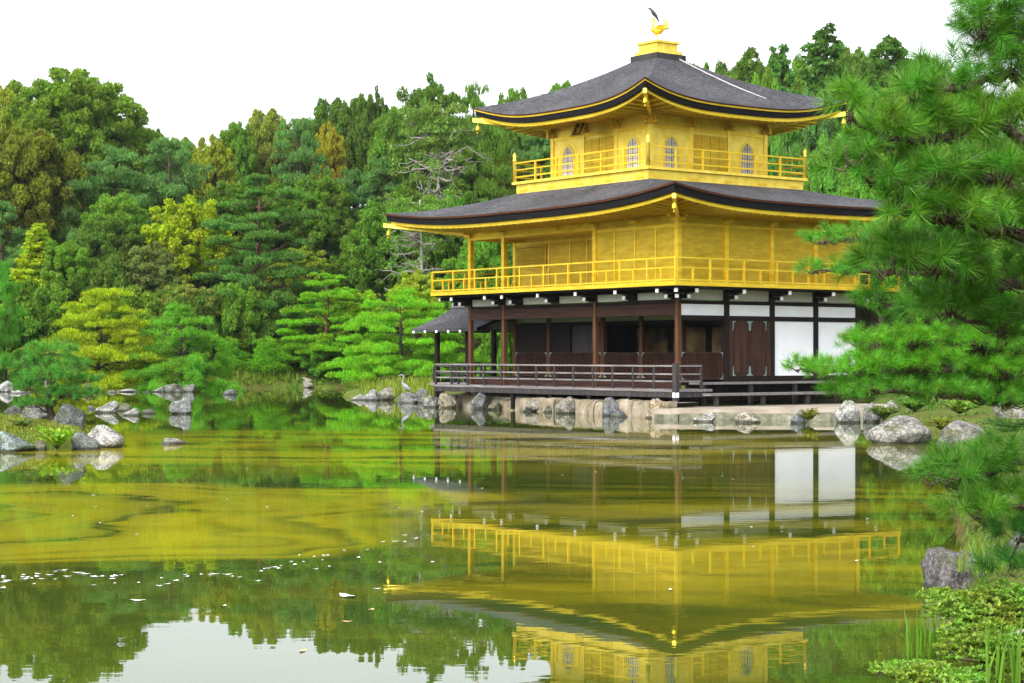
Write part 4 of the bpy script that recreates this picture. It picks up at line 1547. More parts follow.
def bare_tree(seed, H=14):
    rng = np.random.default_rng(seed)
    tm = MB()
    tp = [np.array([math.sin(t * 4) * .25, math.cos(t * 3) * .2, H * t]) for t in np.linspace(0, 1, 9)]
    tm.tube(tp, list(np.linspace(.27, .05, 9)), 8)
    ends = []
    for k in range(46):
        t = rng.uniform(.28, .98)
        a = rng.uniform(0, 6.28)
        b0 = np.array([0, 0, H * t])
        L = rng.uniform(1.6, 4.2) * (1.15 - t * .6)
        c = b0 + np.array([math.cos(a) * L, math.sin(a) * L, L * rng.uniform(-.15, .5)])
        limb(tm, b0, c, .085, .03, rng, 6, rng.uniform(-.12, .12))
        for q in range(4):
            f = rng.uniform(.4, 1)
            s0 = b0 + (c - b0) * f
            s1 = s0 + rng.normal(size=3) * np.array([1, 1, .7]) * .8
            limb(tm, s0, s1, .03, .012, rng, 4, -.1)
            ends.append(s1)
    Q = []
    for e in ends:
        if rng.random() < .5:
            Q.append(clump(e, (.5, .5, .3), 36, rng, .28, .3, .3, .3, False, .7))
    for k in range(26):
        a = rng.uniform(0, 6.28)
        Q.append(clump(np.array([math.cos(a) * rng.uniform(0, 2.6), math.sin(a) * rng.uniform(0, 2.6), H * rng.uniform(.82, 1.0)]), (.8, .8, .5), 190, rng, .3, .3, .3, .4, True, .7))
    return tm.mesh('trunk', M['palebark'], True), fastmesh('crown', np.concatenate(Q), 4, M['leaf'])


PROTO = {
    'broad': [(broadleaf(s, ncl=400, per=330, leaf=.26, rmin=.7, rmax=1.25), 12, 9.4) for s in (1, 2, 3)],
    'camphor': [(broadleaf(9, H=14, Wd=12, ncl=560, per=330, leaf=.27, rmin=.7, rmax=1.2, hz=.44), 14, 12.2)],
    'loose': [(broadleaf(s, H=11, Wd=8.5, ncl=300, per=280, leaf=.25, flat=.6, rmin=.55, rmax=1.15, open_=.08), 11, 9) for s in (21, 22)],
    'pine': [(pine(s, tufts=330, levels=11, per=6, padr=1.7, flat=.5, aspect=.22, z0=.18, bark='bark'), 12, 8.2) for s in (31, 32)],
    'layered': [(pine(41, H=12, Wd=9.5, levels=10, per=6, z0=.14, padr=1.75, tufts=520, leaf=.3, flat=.26, aspect=.2), 12, 10.5)],
    'garden': [(pine(s, H=5, Wd=6.2, levels=8, per=9, z0=.12, padr=1.15, tufts=430, leaf=.17, aspect=.17, bark='bark', flat=.26, lean=.05, top_r=.3, sub=7), 5, 6.8) for s in (51, 52, 53)],
    'young': [(conifer(61, H=3, Wd=1.9, levels=12, per=8, tufts=230, leaf=.15, aspect=.18, z0=.08, droop=-.3, ex=.95), 3, 2.1)],
    'conifer': [(conifer(s, levels=36, per=10, tufts=95, leaf=.33, aspect=.4, ex=.62), 14, 6.6) for s in (71, 72)],
    'shrub': [(broadleaf(s, H=3, Wd=4, ncl=170, per=900, leaf=.15, zc=.42, hz=.5, rmin=.38, rmax=.7), 3, 4.3) for s in (81, 82)],
    'bare': [(bare_tree(91), 14, 8)],
}
_tc = [0]
NAMES = {'broad': 'broadleaf_tree', 'camphor': 'broadleaf_tree', 'loose': 'maple_tree', 'pine': 'pine_tree', 'layered': 'pine_tree', 'garden': 'pine_tree', 'young': 'young_pine',
         'conifer': 'cedar_tree', 'shrub': 'shrub', 'bare': 'bare_limbed_tree'}
CATS = {'shrub': 'shrub'}


def tree(kind, x, ytop, wpx, Y, col, label, group=None, v=None, rz=None, base=None):
    """tree whose top reaches pixel row ytop at pixel column x, standing on the ground at distance Y"""
    i = _tc[0]
    _tc[0] += 1
    rnd = random.Random(i * 13 + 5)
    X = px(x, Y)
    gz = G(X, Y) if base is None else base
    (tm, cm), h0, w0 = PROTO[kind][(i if v is None else v) % len(PROTO[kind])]
    H_ = max(pz(ytop, Y) - gz, .8)
    Wm = wpx / F * Y
    e = bpy.data.objects.new(NAMES[kind], None)
    COL.objects.link(e)
    e.location = (X, Y, gz)
    e.rotation_euler = (0, 0, rnd.uniform(0, 6.28) if rz is None else rz)
    e.scale = (Wm / w0, Wm / w0, H_ / h0)
    link('trunk', tm, e)
    c = link('crown', cm, e)
    k = rnd.uniform(.88, 1.12)
    c.color = (col[0] * k * 1.16, col[1] * k * 1.08, col[2] * k, 1)
    tag(e, label, CATS.get(kind, 'tree'), group)
    return e


DK, MID, BLU, YEL, OLV, BRT, LIM, GLD = ((.085, .165, .024), (.115, .235, .026), (.092, .205, .055), (.27, .36, .014), (.17, .235, .024), (.14, .34, .016), (.22, .38, .018), (.27, .26, .022))
FT = 'trees on the wooded slope'
# skyline and slope, each one that can be told apart
T = [
    ('camphor', 78, 68, 150, 158, (0.132, 0.230, 0.025), 'tallest round-topped broadleaf tree on the left skyline'),
    ('broad', 12, 82, 70, 166, (0.201, 0.251, 0.025), 'yellowish broadleaf tree behind the tallest left one'),
    ('broad', 22, 118, 118, 138, (0.161, 0.201, 0.022), 'olive tinged broadleaf tree at the left edge of the picture'),
    ('pine', 112, 150, 100, 140, BLU, 'blue-green pine below the tallest round-topped tree'),
    ('pine', 166, 142, 96, 142, BLU, 'blue-green pine under the dip of the skyline'),
    ('broad', 152, 122, 40, 168, DK, 'small dark tree left in the dip of the skyline'),
    ('broad', 182, 133, 44, 172, OLV, 'small olive tree at the lowest dip of the skyline'),
    ('loose', 213, 124, 56, 152, (0.193, 0.241, 0.022), 'loose olive and orange tinged tree right of the dip'),
    ('broad', 236, 114, 46, 162, MID, 'slim green tree left of the brownish domed tree'),
    ('broad', 268, 103, 58, 166, (0.201, 0.251, 0.041), 'brownish domed tree standing up from the skyline'),
    ('pine', 298, 122, 62, 158, BLU, 'blue-green pine right of the brownish domed tree'),
    ('loose', 330, 112, 40, 164, GLD, 'golden brown crowned tree on the middle skyline'),
    ('broad', 333, 92, 56, 172, DK, 'dark rounded tree behind the golden brown crown'),
    ('broad', 350, 97, 50, 170, DK, 'dark rounded tree left of the open-crowned skyline tree'),
    ('loose', 372, 76, 44, 168, DK, 'dark open-crowned tree standing alone on the skyline'),
    ('broad', 400, 100, 70, 160, MID, 'mid green tree between the two tall skyline trees'),
    ('loose', 432, 62, 92, 150, (0.096, 0.198, 0.030), 'tallest dark tree on the middle skyline'),
    ('bare', 440, 108, 120, 126, (0.114, 0.198, 0.041), 'pine with bleached bare trunk and limbs left of the roofs'),
    ('bare', 420, 200, 96, 108, (0.114, 0.219, 0.041), 'half dead tree with pale twisted limbs beside the lower roof'),
    ('pine', 476, 88, 60, 150, MID, 'green pine beside the left tip of the upper roof'),
    ('broad', 516, 78, 56, 158, MID, 'round treetop just above the left end of the upper roof'),
    ('broad', 560, 75, 56, 160, MID, 'treetop second from the left above the upper roof'),
    ('loose', 600, 71, 34, 160, BLU, 'thin grey-green treetop above the upper roof slope'),
    ('broad', 627, 60, 50, 156, MID, 'treetop close to the left of the roof finial'),
    ('broad', 703, 54, 44, 150, MID, 'treetop close to the right of the roof finial'),
    ('conifer', 748, 50, 96, 146, DK, 'dark conifer right of the upper roof top'),
    ('conifer', 780, 47, 100, 140, (0.068, 0.175, 0.034), 'blue-green conifer left of the tallest right-hand conifer'),
    ('conifer', 826, 29, 150, 140, (0.068, 0.166, 0.030), 'tallest dark conifer above the right end of the roof'),
    ('broad', 762, 66, 56, 132, MID, 'light green rounded tree in front of the dark conifers'),
    ('conifer', 888, 38, 150, 144, (0.073, 0.164, 0.028), 'broad dark conifer second right of the tallest'),
    ('broad', 905, 62, 84, 128, (0.201, 0.251, 0.028), 'golden brown tree between the right conifers and the near pine'),
    ('loose', 190, 186, 104, 128, YEL, 'yellow-green loose crowned tree in the middle of the slope'),
    ('conifer', 38, 224, 92, 122, (0.288, 0.394, 0.017), 'yellow-green pointed young tree on the left'),
    ('layered', 262, 180, 150, 121, (0.078, 0.188, 0.036), 'big blue-green layered pine with red trunk'),
    ('broad', 110, 215, 80, 130, DK, 'dark shadowy tree left of the yellow-green loose tree'),
    ('shrub', 112, 248, 60, 122, DK, 'dark rounded shrub right of the yellow-green pointed tree'),
    ('loose', 150, 235, 60, 123, (0.170, 0.230, 0.068), 'grey-green shrubby tree below the yellow-green loose tree'),
    ('shrub', 130, 282, 74, 114, (0.137, 0.251, 0.028), 'leafy light green shrub above the yellow-green pine'),
    ('loose', 188, 276, 60, 116, (0.184, 0.230, 0.048), 'dull pinkish-green thin shrub left of the layered pine'),
    ('layered', 325, 276, 112, 114.5, BRT, 'bright green spreading pine right of the layered pine'),
    ('loose', 352, 282, 70, 116, LIM, 'lime green maple between the bright spreading pine and garden pine'),
    ('loose', 418, 262, 66, 106, (0.274, 0.372, 0.028), 'yellow-green light maple behind the small porch roof'),
    ('broad', 392, 195, 96, 122, (0.091, 0.206, 0.025), 'full green tree above the lime green maple'),
    ('broad', 460, 190, 90, 112, (0.082, 0.193, 0.025), 'full green tree behind the left end of the lower roof'),
    ('broad', 478, 232, 70, 96, (0.102, 0.241, 0.028), 'leafy green tree seen through the open gold balcony'),
    ('shrub', 508, 262, 60, 92, (0.114, 0.285, 0.028), 'green shrub seen between the balcony and the porch'),
    ('garden', 400, 292, 118, 94, (0.142, 0.361, 0.017), 'bright green garden pine left of the small porch'),
    ('garden', 465, 318, 90, 95, (0.142, 0.329, 0.019), 'green garden pine seen through the porch posts'),
    ('garden', 96, 294, 142, 104, (0.25, 0.34, 0.011), 'yellow-green tiered pine on the far left shore'),
    ('garden', 182, 308, 100, 103, (0.114, 0.306, 0.025), 'green tiered pine leaning over the dark shore rock'),
    ('garden', 4, 272, 54, 102, (0.091, 0.285, 0.030), 'dense green pine cut by the left edge of the picture'),
    ('young', 229, 340, 38, 113, (0.137, 0.372, 0.019), 'small bright young pine left of the pair by the water'),
    ('young', 267, 340, 42, 113.5, (0.137, 0.372, 0.019), 'small bright young pine right of the pair by the water'),
    ('shrub', 330, 342, 62, 114, (0.102, 0.251, 0.028), 'round green shrub on the brown bank by the water'),
    ('shrub', 246, 352, 40, 117, DK, 'dark shrub between the two young pines'),
    ('shrub', 296, 346, 44, 118, (0.091, 0.186, 0.028), 'dull green shrub on the bank left of the round one'),
    ('shrub', 372, 352, 44, 100, (0.137, 0.306, 0.022), 'leafy shrub under the bright garden pine'),
    ('shrub', 40, 345, 66, 108, (0.228, 0.306, 0.022), 'yellowish shrub behind the small islet pine'),
    ('shrub', 140, 340, 60, 108, (0.091, 0.219, 0.025), 'green shrub between the two tiered shore pines'),
    ('broad', 838, 120, 80, 104, (0.102, 0.251, 0.034), 'green tree filling the gap right of the gold railing'),
    ('pine', 790, 128, 70, 110, (0.082, 0.198, 0.034), 'dark green pine behind the right corner of the gold railing'),
    ('broad', 880, 150, 90, 98, (0.114, 0.274, 0.030), 'mid green tree behind the near pine on the right'),
    ('broad', 950, 200, 120, 90, (0.102, 0.241, 0.028), 'green tree hidden low behind the near pine'),
    ('shrub', 905, 345, 90, 74, (0.114, 0.285, 0.028), 'green bush behind the low pine boughs'),
    ('shrub', 985, 350, 110, 70, (0.102, 0.251, 0.028), 'large bush at the right edge behind the boughs'),
]
for a in T:
    tree(*a[:6], a[6], FT if a[0] not in ('garden', 'young', 'shrub') else None)

for (xx, yt, w_, Y, c_) in ((722, 66, 60, 160, MID), (735, 54, 66, 170, DK), (766, 54, 76, 168, DK), (800, 50, 80, 165, MID), (812, 78, 70, 130, BLU), (852, 44, 90, 160, DK), (862, 84, 70, 128, MID), (920, 48, 90, 160, DK), (940, 74, 80, 140, MID),
                            (545, 86, 50, 170, MID), (580, 80, 50, 170, DK), (612, 74, 46, 168, MID), (648, 66, 40, 166, MID), (684, 62, 46, 165, DK), (362, 98, 60, 172, MID), (310, 112, 60, 172, DK)):
    tree('broad', xx, yt, w_, Y, c_, 'rounded green broadleaf tree deep in the wood on the slope', 'broadleaf trees filling the wood')

for (k_, xx, yt, w_, Y, c_) in (('broad', 930, 130, 130, 112, MID), ('broad', 1000, 140, 140, 118, DK), ('pine', 1070, 120, 130, 120, BLU), ('broad', 1130, 150, 140, 112, MID), ('broad', 1020, 230, 130, 84, (.1, .2, .022)), ('broad', 1110, 220, 150, 86, MID)):
    tree(k_, xx, yt, w_, Y, c_, 'green tree in the grove behind the near pine', 'trees of the grove at the right')

# the rest of the wood, trees the photograph does not tell apart
SKY = np.array([(-120, 95), (0, 92), (30, 90), (140, 112), (158, 146), (200, 142), (250, 124), (300, 130), (345, 108), (400, 112), (440, 90), (480, 100), (560, 92), (640, 80), (690, 66), (740, 60), (800, 52), (870, 52), (930, 58), (1024, 66), (1150, 66)])
LABS = {'broad': 'rounded green broadleaf tree deep in the wood on the slope', 'pine': 'loose blue-green pine deep in the wood on the slope', 'conifer': 'dark conifer deep in the wood on the slope',
        'loose': 'light olive tree deep in the wood on the slope', 'shrub': 'green underwood bush at the foot of the wood'}
rnd = random.Random(77)
for (Y, step, dlo, dhi) in ((176, 30, 3, 24), (152, 40, 34, 80), (136, 50, 80, 125), (124, 54, 120, 175)):
    x = -90
    while x < 1080:
        xx = x + rnd.uniform(-12, 12)
        if not (520 < xx < 690 and Y < 150):
            sk = float(np.interp(xx, SKY[:, 0], SKY[:, 1]))
            kind = rnd.choice(['broad', 'broad', 'pine', 'conifer', 'loose']) if Y < 170 else rnd.choice(['broad', 'broad', 'pine', 'loose'])
            col = {'broad': rnd.choice([MID, DK, (.10, .2, .022)]), 'pine': BLU, 'conifer': DK, 'loose': rnd.choice([OLV, (.12, .19, .022)])}[kind]
            tree(kind, xx, sk + rnd.uniform(dlo, dhi), rnd.uniform(62, 92) * (.8 if kind == 'conifer' else 1), Y + rnd.uniform(-4, 4), col, LABS[kind], {'broad': 'broadleaf trees filling the wood', 'pine': 'pines filling the wood', 'conifer': 'conifers filling the wood', 'loose': 'light olive trees filling the wood'}[kind])
        x += step
for xx in list(range(-60, 470, 30)):
    Yb = 116.5 if xx > 200 else 110
    tree('shrub', xx + rnd.uniform(-8, 8), 300 + rnd.uniform(-25, 40), rnd.uniform(55, 80), Yb + rnd.uniform(0, 5), rnd.choice([DK, MID, (.09, .2, .022)]), LABS['shrub'], 'bushes at the foot of the wood')

# ------------------------------------------------------------------ reeds and ground cover along the far shore
def blades(pts, hmin, hmax, w, rng, bend=.25, mat='blade', name='reeds'):
    n = len(pts)
    a = rng.uniform(0, 6.28, n)
    side = np.stack([np.cos(a), np.sin(a), np.zeros(n)], 1)
    h = rng.uniform(hmin, hmax, n)[:, None]
    ln = unit(rng.normal(size=(n, 3)) * np.array([1, 1, 0])) * h * bend * rng.random(n)[:, None]
    p0 = np.asarray(pts)
    up = np.array([0, 0, 1.])
    m = p0 + up * h * .55 + ln * .3
    t = p0 + up * h * .97 + ln
    ww = w * .5
    q1 = np.stack([p0 - side * ww, p0 + side * ww, m + side * ww * .9, m - side * ww * .9], 1)
    q2 = np.stack([m - side * ww * .9, m + side * ww * .9, t + side * ww * .1, t - side * ww * .1], 1)
    return np.concatenate([q1, q2], 1).reshape(-1, 3)


rng = np.random.default_rng(8)
def shore_pts(x0, x1, Y0, Y1, n):
    xs, Ys = rng.uniform(x0, x1, n), rng.uniform(Y0, Y1, n)
    X = (xs - 512) / F * Ys
    Z = gheight(X, Ys)
    k = Z > -.12
    return np.stack([X, Ys, np.maximum(Z, -.02)], 1)[k]


P = np.concatenate([shore_pts(186, 300, 108, 114, 1500), shore_pts(372, 440, 76, 84, 260), shore_pts(340, 380, 96, 112, 600), shore_pts(360, 440, 78, 96, 1500)])
o = link('reeds', fastmesh('reeds', blades(P, .2, .6, .05, rng), 4, M['blade']))
o.color = (.16, .21, .015, 1)
tag(o, 'thin yellow-green reeds along the far shore', 'reeds', None, 'stuff')
P = shore_pts(-60, 470, 96, 128, 9000)
Q = np.concatenate([clump(p + np.array([0, 0, .1]), (.35, .35, .22), 7, rng, .22, .5, .5, .3, True) for p in P[:4500]])
o = link('undergrowth', fastmesh('undergrowth', Q, 4, M['leaf']))
o.color = (.11, .2, .022, 1)
tag(o, 'low leafy ground cover under the far shore trees', 'ground cover', None, 'stuff')
# grass and moss on the islet
Xs, Ys = rng.uniform(-16, -8.5, 16000), rng.uniform(37.5, 50, 16000)
Zs = gheight(Xs, Ys)
k = Zs > .1
P = np.stack([Xs, Ys, Zs - .02], 1)[k]
o = link('islet_moss', fastmesh('islet_moss', blades(P, .05, .16, .03, rng, .9), 4, M['blade']))
o.color = (.17, .20, .018, 1)
tag(o, 'yellowish moss and short grass covering the islet', 'moss', None, 'stuff')


# ------------------------------------------------------------------ small plants
def frond_plant(name, x, ybase, Y, r, h, n, leaf, col, label, cat, group=None, seed=1):
    rg = np.random.default_rng(seed)
    Q, mb = [], MB()
    for i in range(n):
        a = rg.uniform(0, 6.28)
        e = np.array([math.cos(a) * r * rg.uniform(.5, 1), math.sin(a) * r * rg.uniform(.5, 1), h * rg.uniform(.5, 1)])
        pts = [np.array([0, 0, 0]), e * np.array([.4, .4, .75]), e]
        mb.tube(pts, [.006, .005, .002], 5)
        for f in np.linspace(.25, 1, 9):
            c = pts[1] * f * 2 if f < .5 else pts[1] + (pts[2] - pts[1]) * (f - .5) * 2
            s = np.cross(e, [0, 0, 1.])
            s = s / (np.linalg.norm(s) + 1e-9)
            for sg in (-1, 1):
                A = unit((s * sg + e / np.linalg.norm(e) * .5)[None])
                Q.append(quads((c + s * sg * leaf * .4)[None], A, leaf * (1.25 - f * .6), .4, rg))
    zb = pz(ybase, Y)
    e = bpy.data.objects.new(name, None)
    COL.objects.link(e)
    e.location = (px(x, Y), Y, zb)
    link('stems', mb.mesh('stems', M['twig']), e)
    c = link('leaves', fastmesh('leaves', np.concatenate(Q), 4, M['shrub_leaf']), e)
    c.color = (*col, 1)
    tag(e, label, cat, group)
    return e


frond_plant('fern', 57, 450, 38.4, .5, .5, 40, .14, (.2, .36, .02), 'bright green fern between the islet boulders', 'fern', None, 3)
frond_plant('fern', 22, 428, 40.2, .35, .2, 20, .1, (.09, .15, .02), 'low green plant on the mossy top of the islet', 'plant', None, 4)
frond_plant('fern', 808, 421, 54.0, .45, .4, 18, .14, (.17, .17, .012), 'yellow-green plant at the kerb of the landing', 'plant', None, 5)
frond_plant('fern', 420, 398, 78, .5, .35, 16, .16, (.14, .17, .02), 'yellow-green tuft among the pavilion shore rocks', 'plant', None, 6)
for i, (x, yb, Y, r, h, col, lab) in enumerate([(868, 404, 60, .8, .5, (.12, .26, .02), 'leafy bush behind the tall rock at the landing end'), (915, 412, 54, .9, .45, (.10, .24, .02), 'leafy bush in the shade of the low pine boughs'), (960, 414, 50, .9, .4, (.17, .3, .02), 'yellow-green bush between the low boughs and the broad boulder'), (955, 500, 23, .5, .45, (.08, .2, .02), 'leafy bush on the bank under the close pine boughs'), (985, 528, 19, .5, .4, (.10, .24, .02), 'light green bush on the bank behind the nearest rock'), (945, 432, 43.5, .6, .35, (.16, .19, .012), 'yellow-green low bush between the two right bank boulders'),
                                                (1012, 440, 40, .7, .5, (.05, .13, .018), 'dark green low bush right of the broad boulder'),
                                                (884, 420, 52, .5, .4, (.10, .16, .014), 'small bush beside the landing end rocks')]):
    frond_plant('low_bush', x, yb, Y, r, h, 110, .1 if Y > 30 else .06, col, lab, 'bush', None, 30 + i)


# ------------------------------------------------------------------ pines with real needles
def shoot_proto(rg, n, L, spread, stem, w):
    """one shoot: needles round a short stem along +Z; triangles"""
    t = rg.random(n) ** .8
    a = rg.uniform(0, 6.28, n)
    tilt = spread * (1.15 - .65 * t) * rg.uniform(.75, 1.2, n)
    d = np.stack([np.sin(tilt) * np.cos(a), np.sin(tilt) * np.sin(a), np.cos(tilt)], 1)
    p0 = np.stack([np.zeros(n), np.zeros(n), stem * t], 1) + d * .004
    ln = L * rg.uniform(.75, 1.1, n)[:, None]
    sag = np.array([0, 0, -1.]) * ln * .06
    tip = p0 + d * ln + sag
    sd_ = unit(np.cross(d, rg.normal(size=(n, 3))))
    return np.stack([p0 - sd_ * w * .5, p0 + sd_ * w * .5, tip], 1)


def needle_mass(shoots, dirs, rg, n=110, L=.10, spread=1.05, stem=.09, w=.0016, scale=None):
    protos = [shoot_proto(rg, n, L, spread, stem, w) for _ in range(6)]
    out = []
    for i, (p, d) in enumerate(zip(shoots, dirs)):
        d = d / np.linalg.norm(d)
        x = np.cross(d, rg.normal(size=3))
        x /= np.linalg.norm(x)
        y = np.cross(d, x)
        Rm = np.stack([x, y, d], 1)
        k = rg.uniform(.75, 1.15) if scale is None else scale * rg.uniform(.8, 1.15)
        out.append((protos[i % 6].reshape(-1, 3) * k) @ Rm.T + p)
    return np.concatenate(out)


def bough(root, start, pads, rg, dens, L, n, col, limb_r=.03, stem=.075, spread=1.25, w=.0024, upb=.5):
    """a bough of a pine: limb from start through the pads; every pad = (x px, y px, Y, rx px, rz px, ry m)"""
    cs = [np.array([px(p[0], p[2]), p[2], pz(p[1], p[2])]) for p in pads]
    start = np.array(start, float)
    mb = MB()
    path = [start] + cs
    pts = []
    for a, c in zip(path[:-1], path[1:]):
        for t in np.linspace(0, 1, 5)[:-1]:
            pts.append(a + (c - a) * t + rg.normal(size=3) * np.linalg.norm(c - a) * .03 + np.array([0, 0, -.02]))
    pts.append(path[-1])
    mb.tube(pts, list(np.linspace(limb_r, limb_r * .25, len(pts))), 7)
    SP, SD = [], []
    for c, p in zip(cs, pads):
        rx, rz, ry = p[3] / F * p[2], p[4] / F * p[2], p[5]
        k = int(dens * (rx * ry + rx * rz + ry * rz))
        for i in range(k):
            d = unit(rg.normal(size=3))
            d[2] = abs(d[2]) if rg.random() < .72 else d[2] * .6
            r = rg.uniform(.35, 1.0)
            q = c + d * r * np.array([rx, ry, rz])
            dr = unit(d * np.array([1, 1, .6]) + np.array([0, 0, upb]) + rg.normal(size=3) * .25)
            SP.append(q)
            SD.append(dr)
            if i % 2 == 0:
                j = c + (q - c) * .2 + np.array([0, 0, -rz * .25])
                mid = (j + q - dr * L * .6) / 2 + np.array([0, 0, -.25 * rz])
                mb.tube([j, mid, q - dr * .01], [limb_r * .22, limb_r * .15, limb_r * .08], 4)
    b_o = link('branch', mb.mesh('branch', M['twig'], True), root)
    me = fastmesh('needles', needle_mass(SP, SD, rg, n, L, spread, stem, w), 3, M['needle_near'])
    no = link('needles', me, b_o)
    no.color = (*col, 1)
    return b_o


def pine_root(label, base, trunk_pts, radii):
    e = bpy.data.objects.new('pine_tree', None)
    COL.objects.link(e)
    tag(e, label, 'tree')
    t = MB().tube(trunk_pts, radii, 10)
    part('trunk', t, M['bark'], e, True)
    return e


NG = (.075, .215, .016)
NG2 = (.105, .26, .018)
rg = np.random.default_rng(123)
# close pine on the right: trunk just outside the picture
Yn = 9.2
tx = px(1130, Yn)
near = pine_root('close pine with long needled boughs hanging in from the right', None,
                 [(tx + .25, Yn + .5, -.1), (tx + .1, Yn + .4, 1.2), (tx + .12, Yn + .3, 2.4), (tx - .05, Yn + .25, 3.4), (tx - .2, Yn + .2, 4.4)], [.17, .14, .12, .09, .05])
jt = lambda z: np.array([tx + .1, Yn + .35, z])
bough(near, jt(3.0), [(1018, 42, 9.35, 44, 24, .3), (1008, 6, 9.3, 46, 26, .3), (985, 30, 9.2, 36, 20, .24)], rg, 235, .108, 175, NG, .03)
bough(near, jt(2.9), [(1010, 70, 9.4, 46, 24, .3), (960, 82, 9.2, 42, 20, .25), (910, 98, 9.0, 30, 18, .2)], rg, 235, .108, 175, NG, .035)
bough(near, jt(2.75), [(1000, 120, 9.3, 52, 26, .35), (940, 135, 9.1, 46, 26, .3), (890, 140, 8.9, 34, 22, .22), (848, 112, 8.8, 13, 28, .12)], rg, 235, .11, 175, NG2, .035)
bough(near, jt(2.55), [(995, 178, 9.2, 54, 26, .35), (930, 180, 9.0, 50, 24, .3), (875, 178, 8.9, 38, 22, .22), (850, 160, 8.8, 24, 18, .15)], rg, 235, .11, 175, NG, .04)
bough(near, jt(2.4), [(1005, 225, 9.3, 50, 20, .35), (950, 215, 9.0, 52, 20, .3), (900, 205, 8.9, 38, 16, .2)], rg, 235, .108, 175, NG2, .04)
bough(near, jt(2.2), [(1000, 280, 9.5, 56, 30, .35), (940, 265, 9.2, 52, 26, .3), (893, 262, 9.1, 32, 30, .2)], rg, 235, .11, 175, NG, .03)
bough(near, jt(2.0), [(1005, 325, 9.8, 52, 24, .35), (950, 310, 9.6, 44, 18, .28)], rg, 235, .108, 175, NG, .03)
bough(near, (tx + .15, Yn + .4, 1.3), [(1014, 462, 10.4, 40, 18, .3), (972, 474, 10.2, 38, 16, .25), (938, 478, 10.0, 24, 14, .18)], rg, 250, .1, 165, NG, .022)
bough(near, (tx + .15, Yn + .4, 1.2), [(1012, 503, 10.3, 42, 18, .3), (978, 512, 10.1, 34, 16, .2)], rg, 250, .1, 165, NG2, .02)
bough(near, (tx + .15, Yn + .4, 1.0), [(1020, 535, 10.4, 26, 14, .25), (1008, 572, 10.2, 28, 11, .2)], rg, 250, .1, 165, (.05, .18, .02), .018)

# pine a little farther back whose low boughs reach over the water
Yf = 21.5
tx2 = px(1065, Yf)
far = pine_root('spreading pine leaning low over the water before the white wall', None,
                [(tx2 + .3, Yf + 1, .1), (tx2 + .1, Yf + .6, 1.2), (tx2 - .1, Yf + .4, 2.2), (tx2 - .1, Yf + .2, 3.4), (tx2 - .3, Yf, 4.2)], [.22, .19, .16, .12, .06])
j2 = lambda z: np.array([tx2, Yf + .45, z])
D2 = dict(stem=.10, w=.0034)
G1, G2 = (.11, .32, .014), (.085, .27, .016)
bough(far, j2(3.3), [(985, 232, 21.5, 60, 14, .7), (915, 236, 21, 50, 12, .6), (862, 238, 20.6, 34, 9, .4), (826, 240, 20.5, 24, 8, .3)], rg, 190, .11, 95, G2, .05, **D2)
bough(far, j2(3.0), [(960, 268, 21.5, 60, 13, .7), (895, 270, 21, 40, 12, .5), (850, 270, 20.6, 26, 8, .35), (818, 270, 20.5, 20, 6, .25)], rg, 190, .11, 95, G2, .045, **D2)
bough(far, j2(2.6), [(1000, 300, 21.8, 50, 22, .8), (930, 318, 21.4, 50, 14, .7), (880, 300, 21.2, 24, 22, .4)], rg, 180, .11, 95, G2, .045, **D2)
bough(far, j2(2.2), [(985, 345, 21.5, 60, 18, .8), (915, 343, 21.2, 50, 16, .7), (868, 345, 21, 28, 12, .4)], rg, 230, .11, 95, G1, .05, **D2)
bough(far, j2(2.0), [(1000, 372, 21.5, 50, 19, .8), (925, 366, 21.2, 50, 17, .7), (868, 370, 20.9, 36, 15, .5), (820, 372, 20.7, 24, 11, .35), (800, 368, 20.6, 12, 5, .2)], rg, 230, .11, 95, G1, .05, **D2)
bough(far, j2(1.8), [(1000, 398, 21.5, 50, 19, .7), (935, 392, 21.2, 46, 15, .6), (870, 388, 20.9, 34, 14, .4), (838, 394, 20.7, 20, 14, .3)], rg, 230, .11, 95, G2, .045, **D2)

# small pine on the islet
Yi = 42
ti = px(48, Yi)
ip = pine_root('small bushy pine on the mossy islet', None,
               [(ti, Yi, .25), (ti + .12, Yi, .5), (ti + .0, Yi, .85), (ti + .05, Yi, 1.3), (ti, Yi, 1.8)], [.11, .1, .08, .06, .03])
D3 = dict(stem=.10, w=.005)
for (zs, pads, col) in [(1.5, [(52, 352, 42, 26, 9, .55)], (.06, .18, .02)), (1.3, [(38, 362, 42, 18, 8, .4), (24, 366, 42, 11, 6, .3)], (.05, .16, .02)), (1.3, [(72, 366, 42, 20, 9, .45)], (.05, .165, .02)),
                        (1.0, [(50, 376, 41.7, 30, 9, .55)], (.055, .17, .02)), (.9, [(86, 380, 42, 16, 7, .35)], (.045, .15, .02)), (.8, [(30, 388, 41.6, 18, 9, .4)], (.045, .15, .02)),
                        (.8, [(65, 395, 41.7, 26, 9, .45), (93, 396, 41.7, 14, 7, .3)], (.04, .14, .02)), (.7, [(34, 405, 41.6, 18, 6, .3)], (.045, .15, .02))]:
    bough(ip, (ti + .03, Yi, zs), pads, rg, 150, .13, 80, tuple(1.6 * q for q in col), .03, **D3)

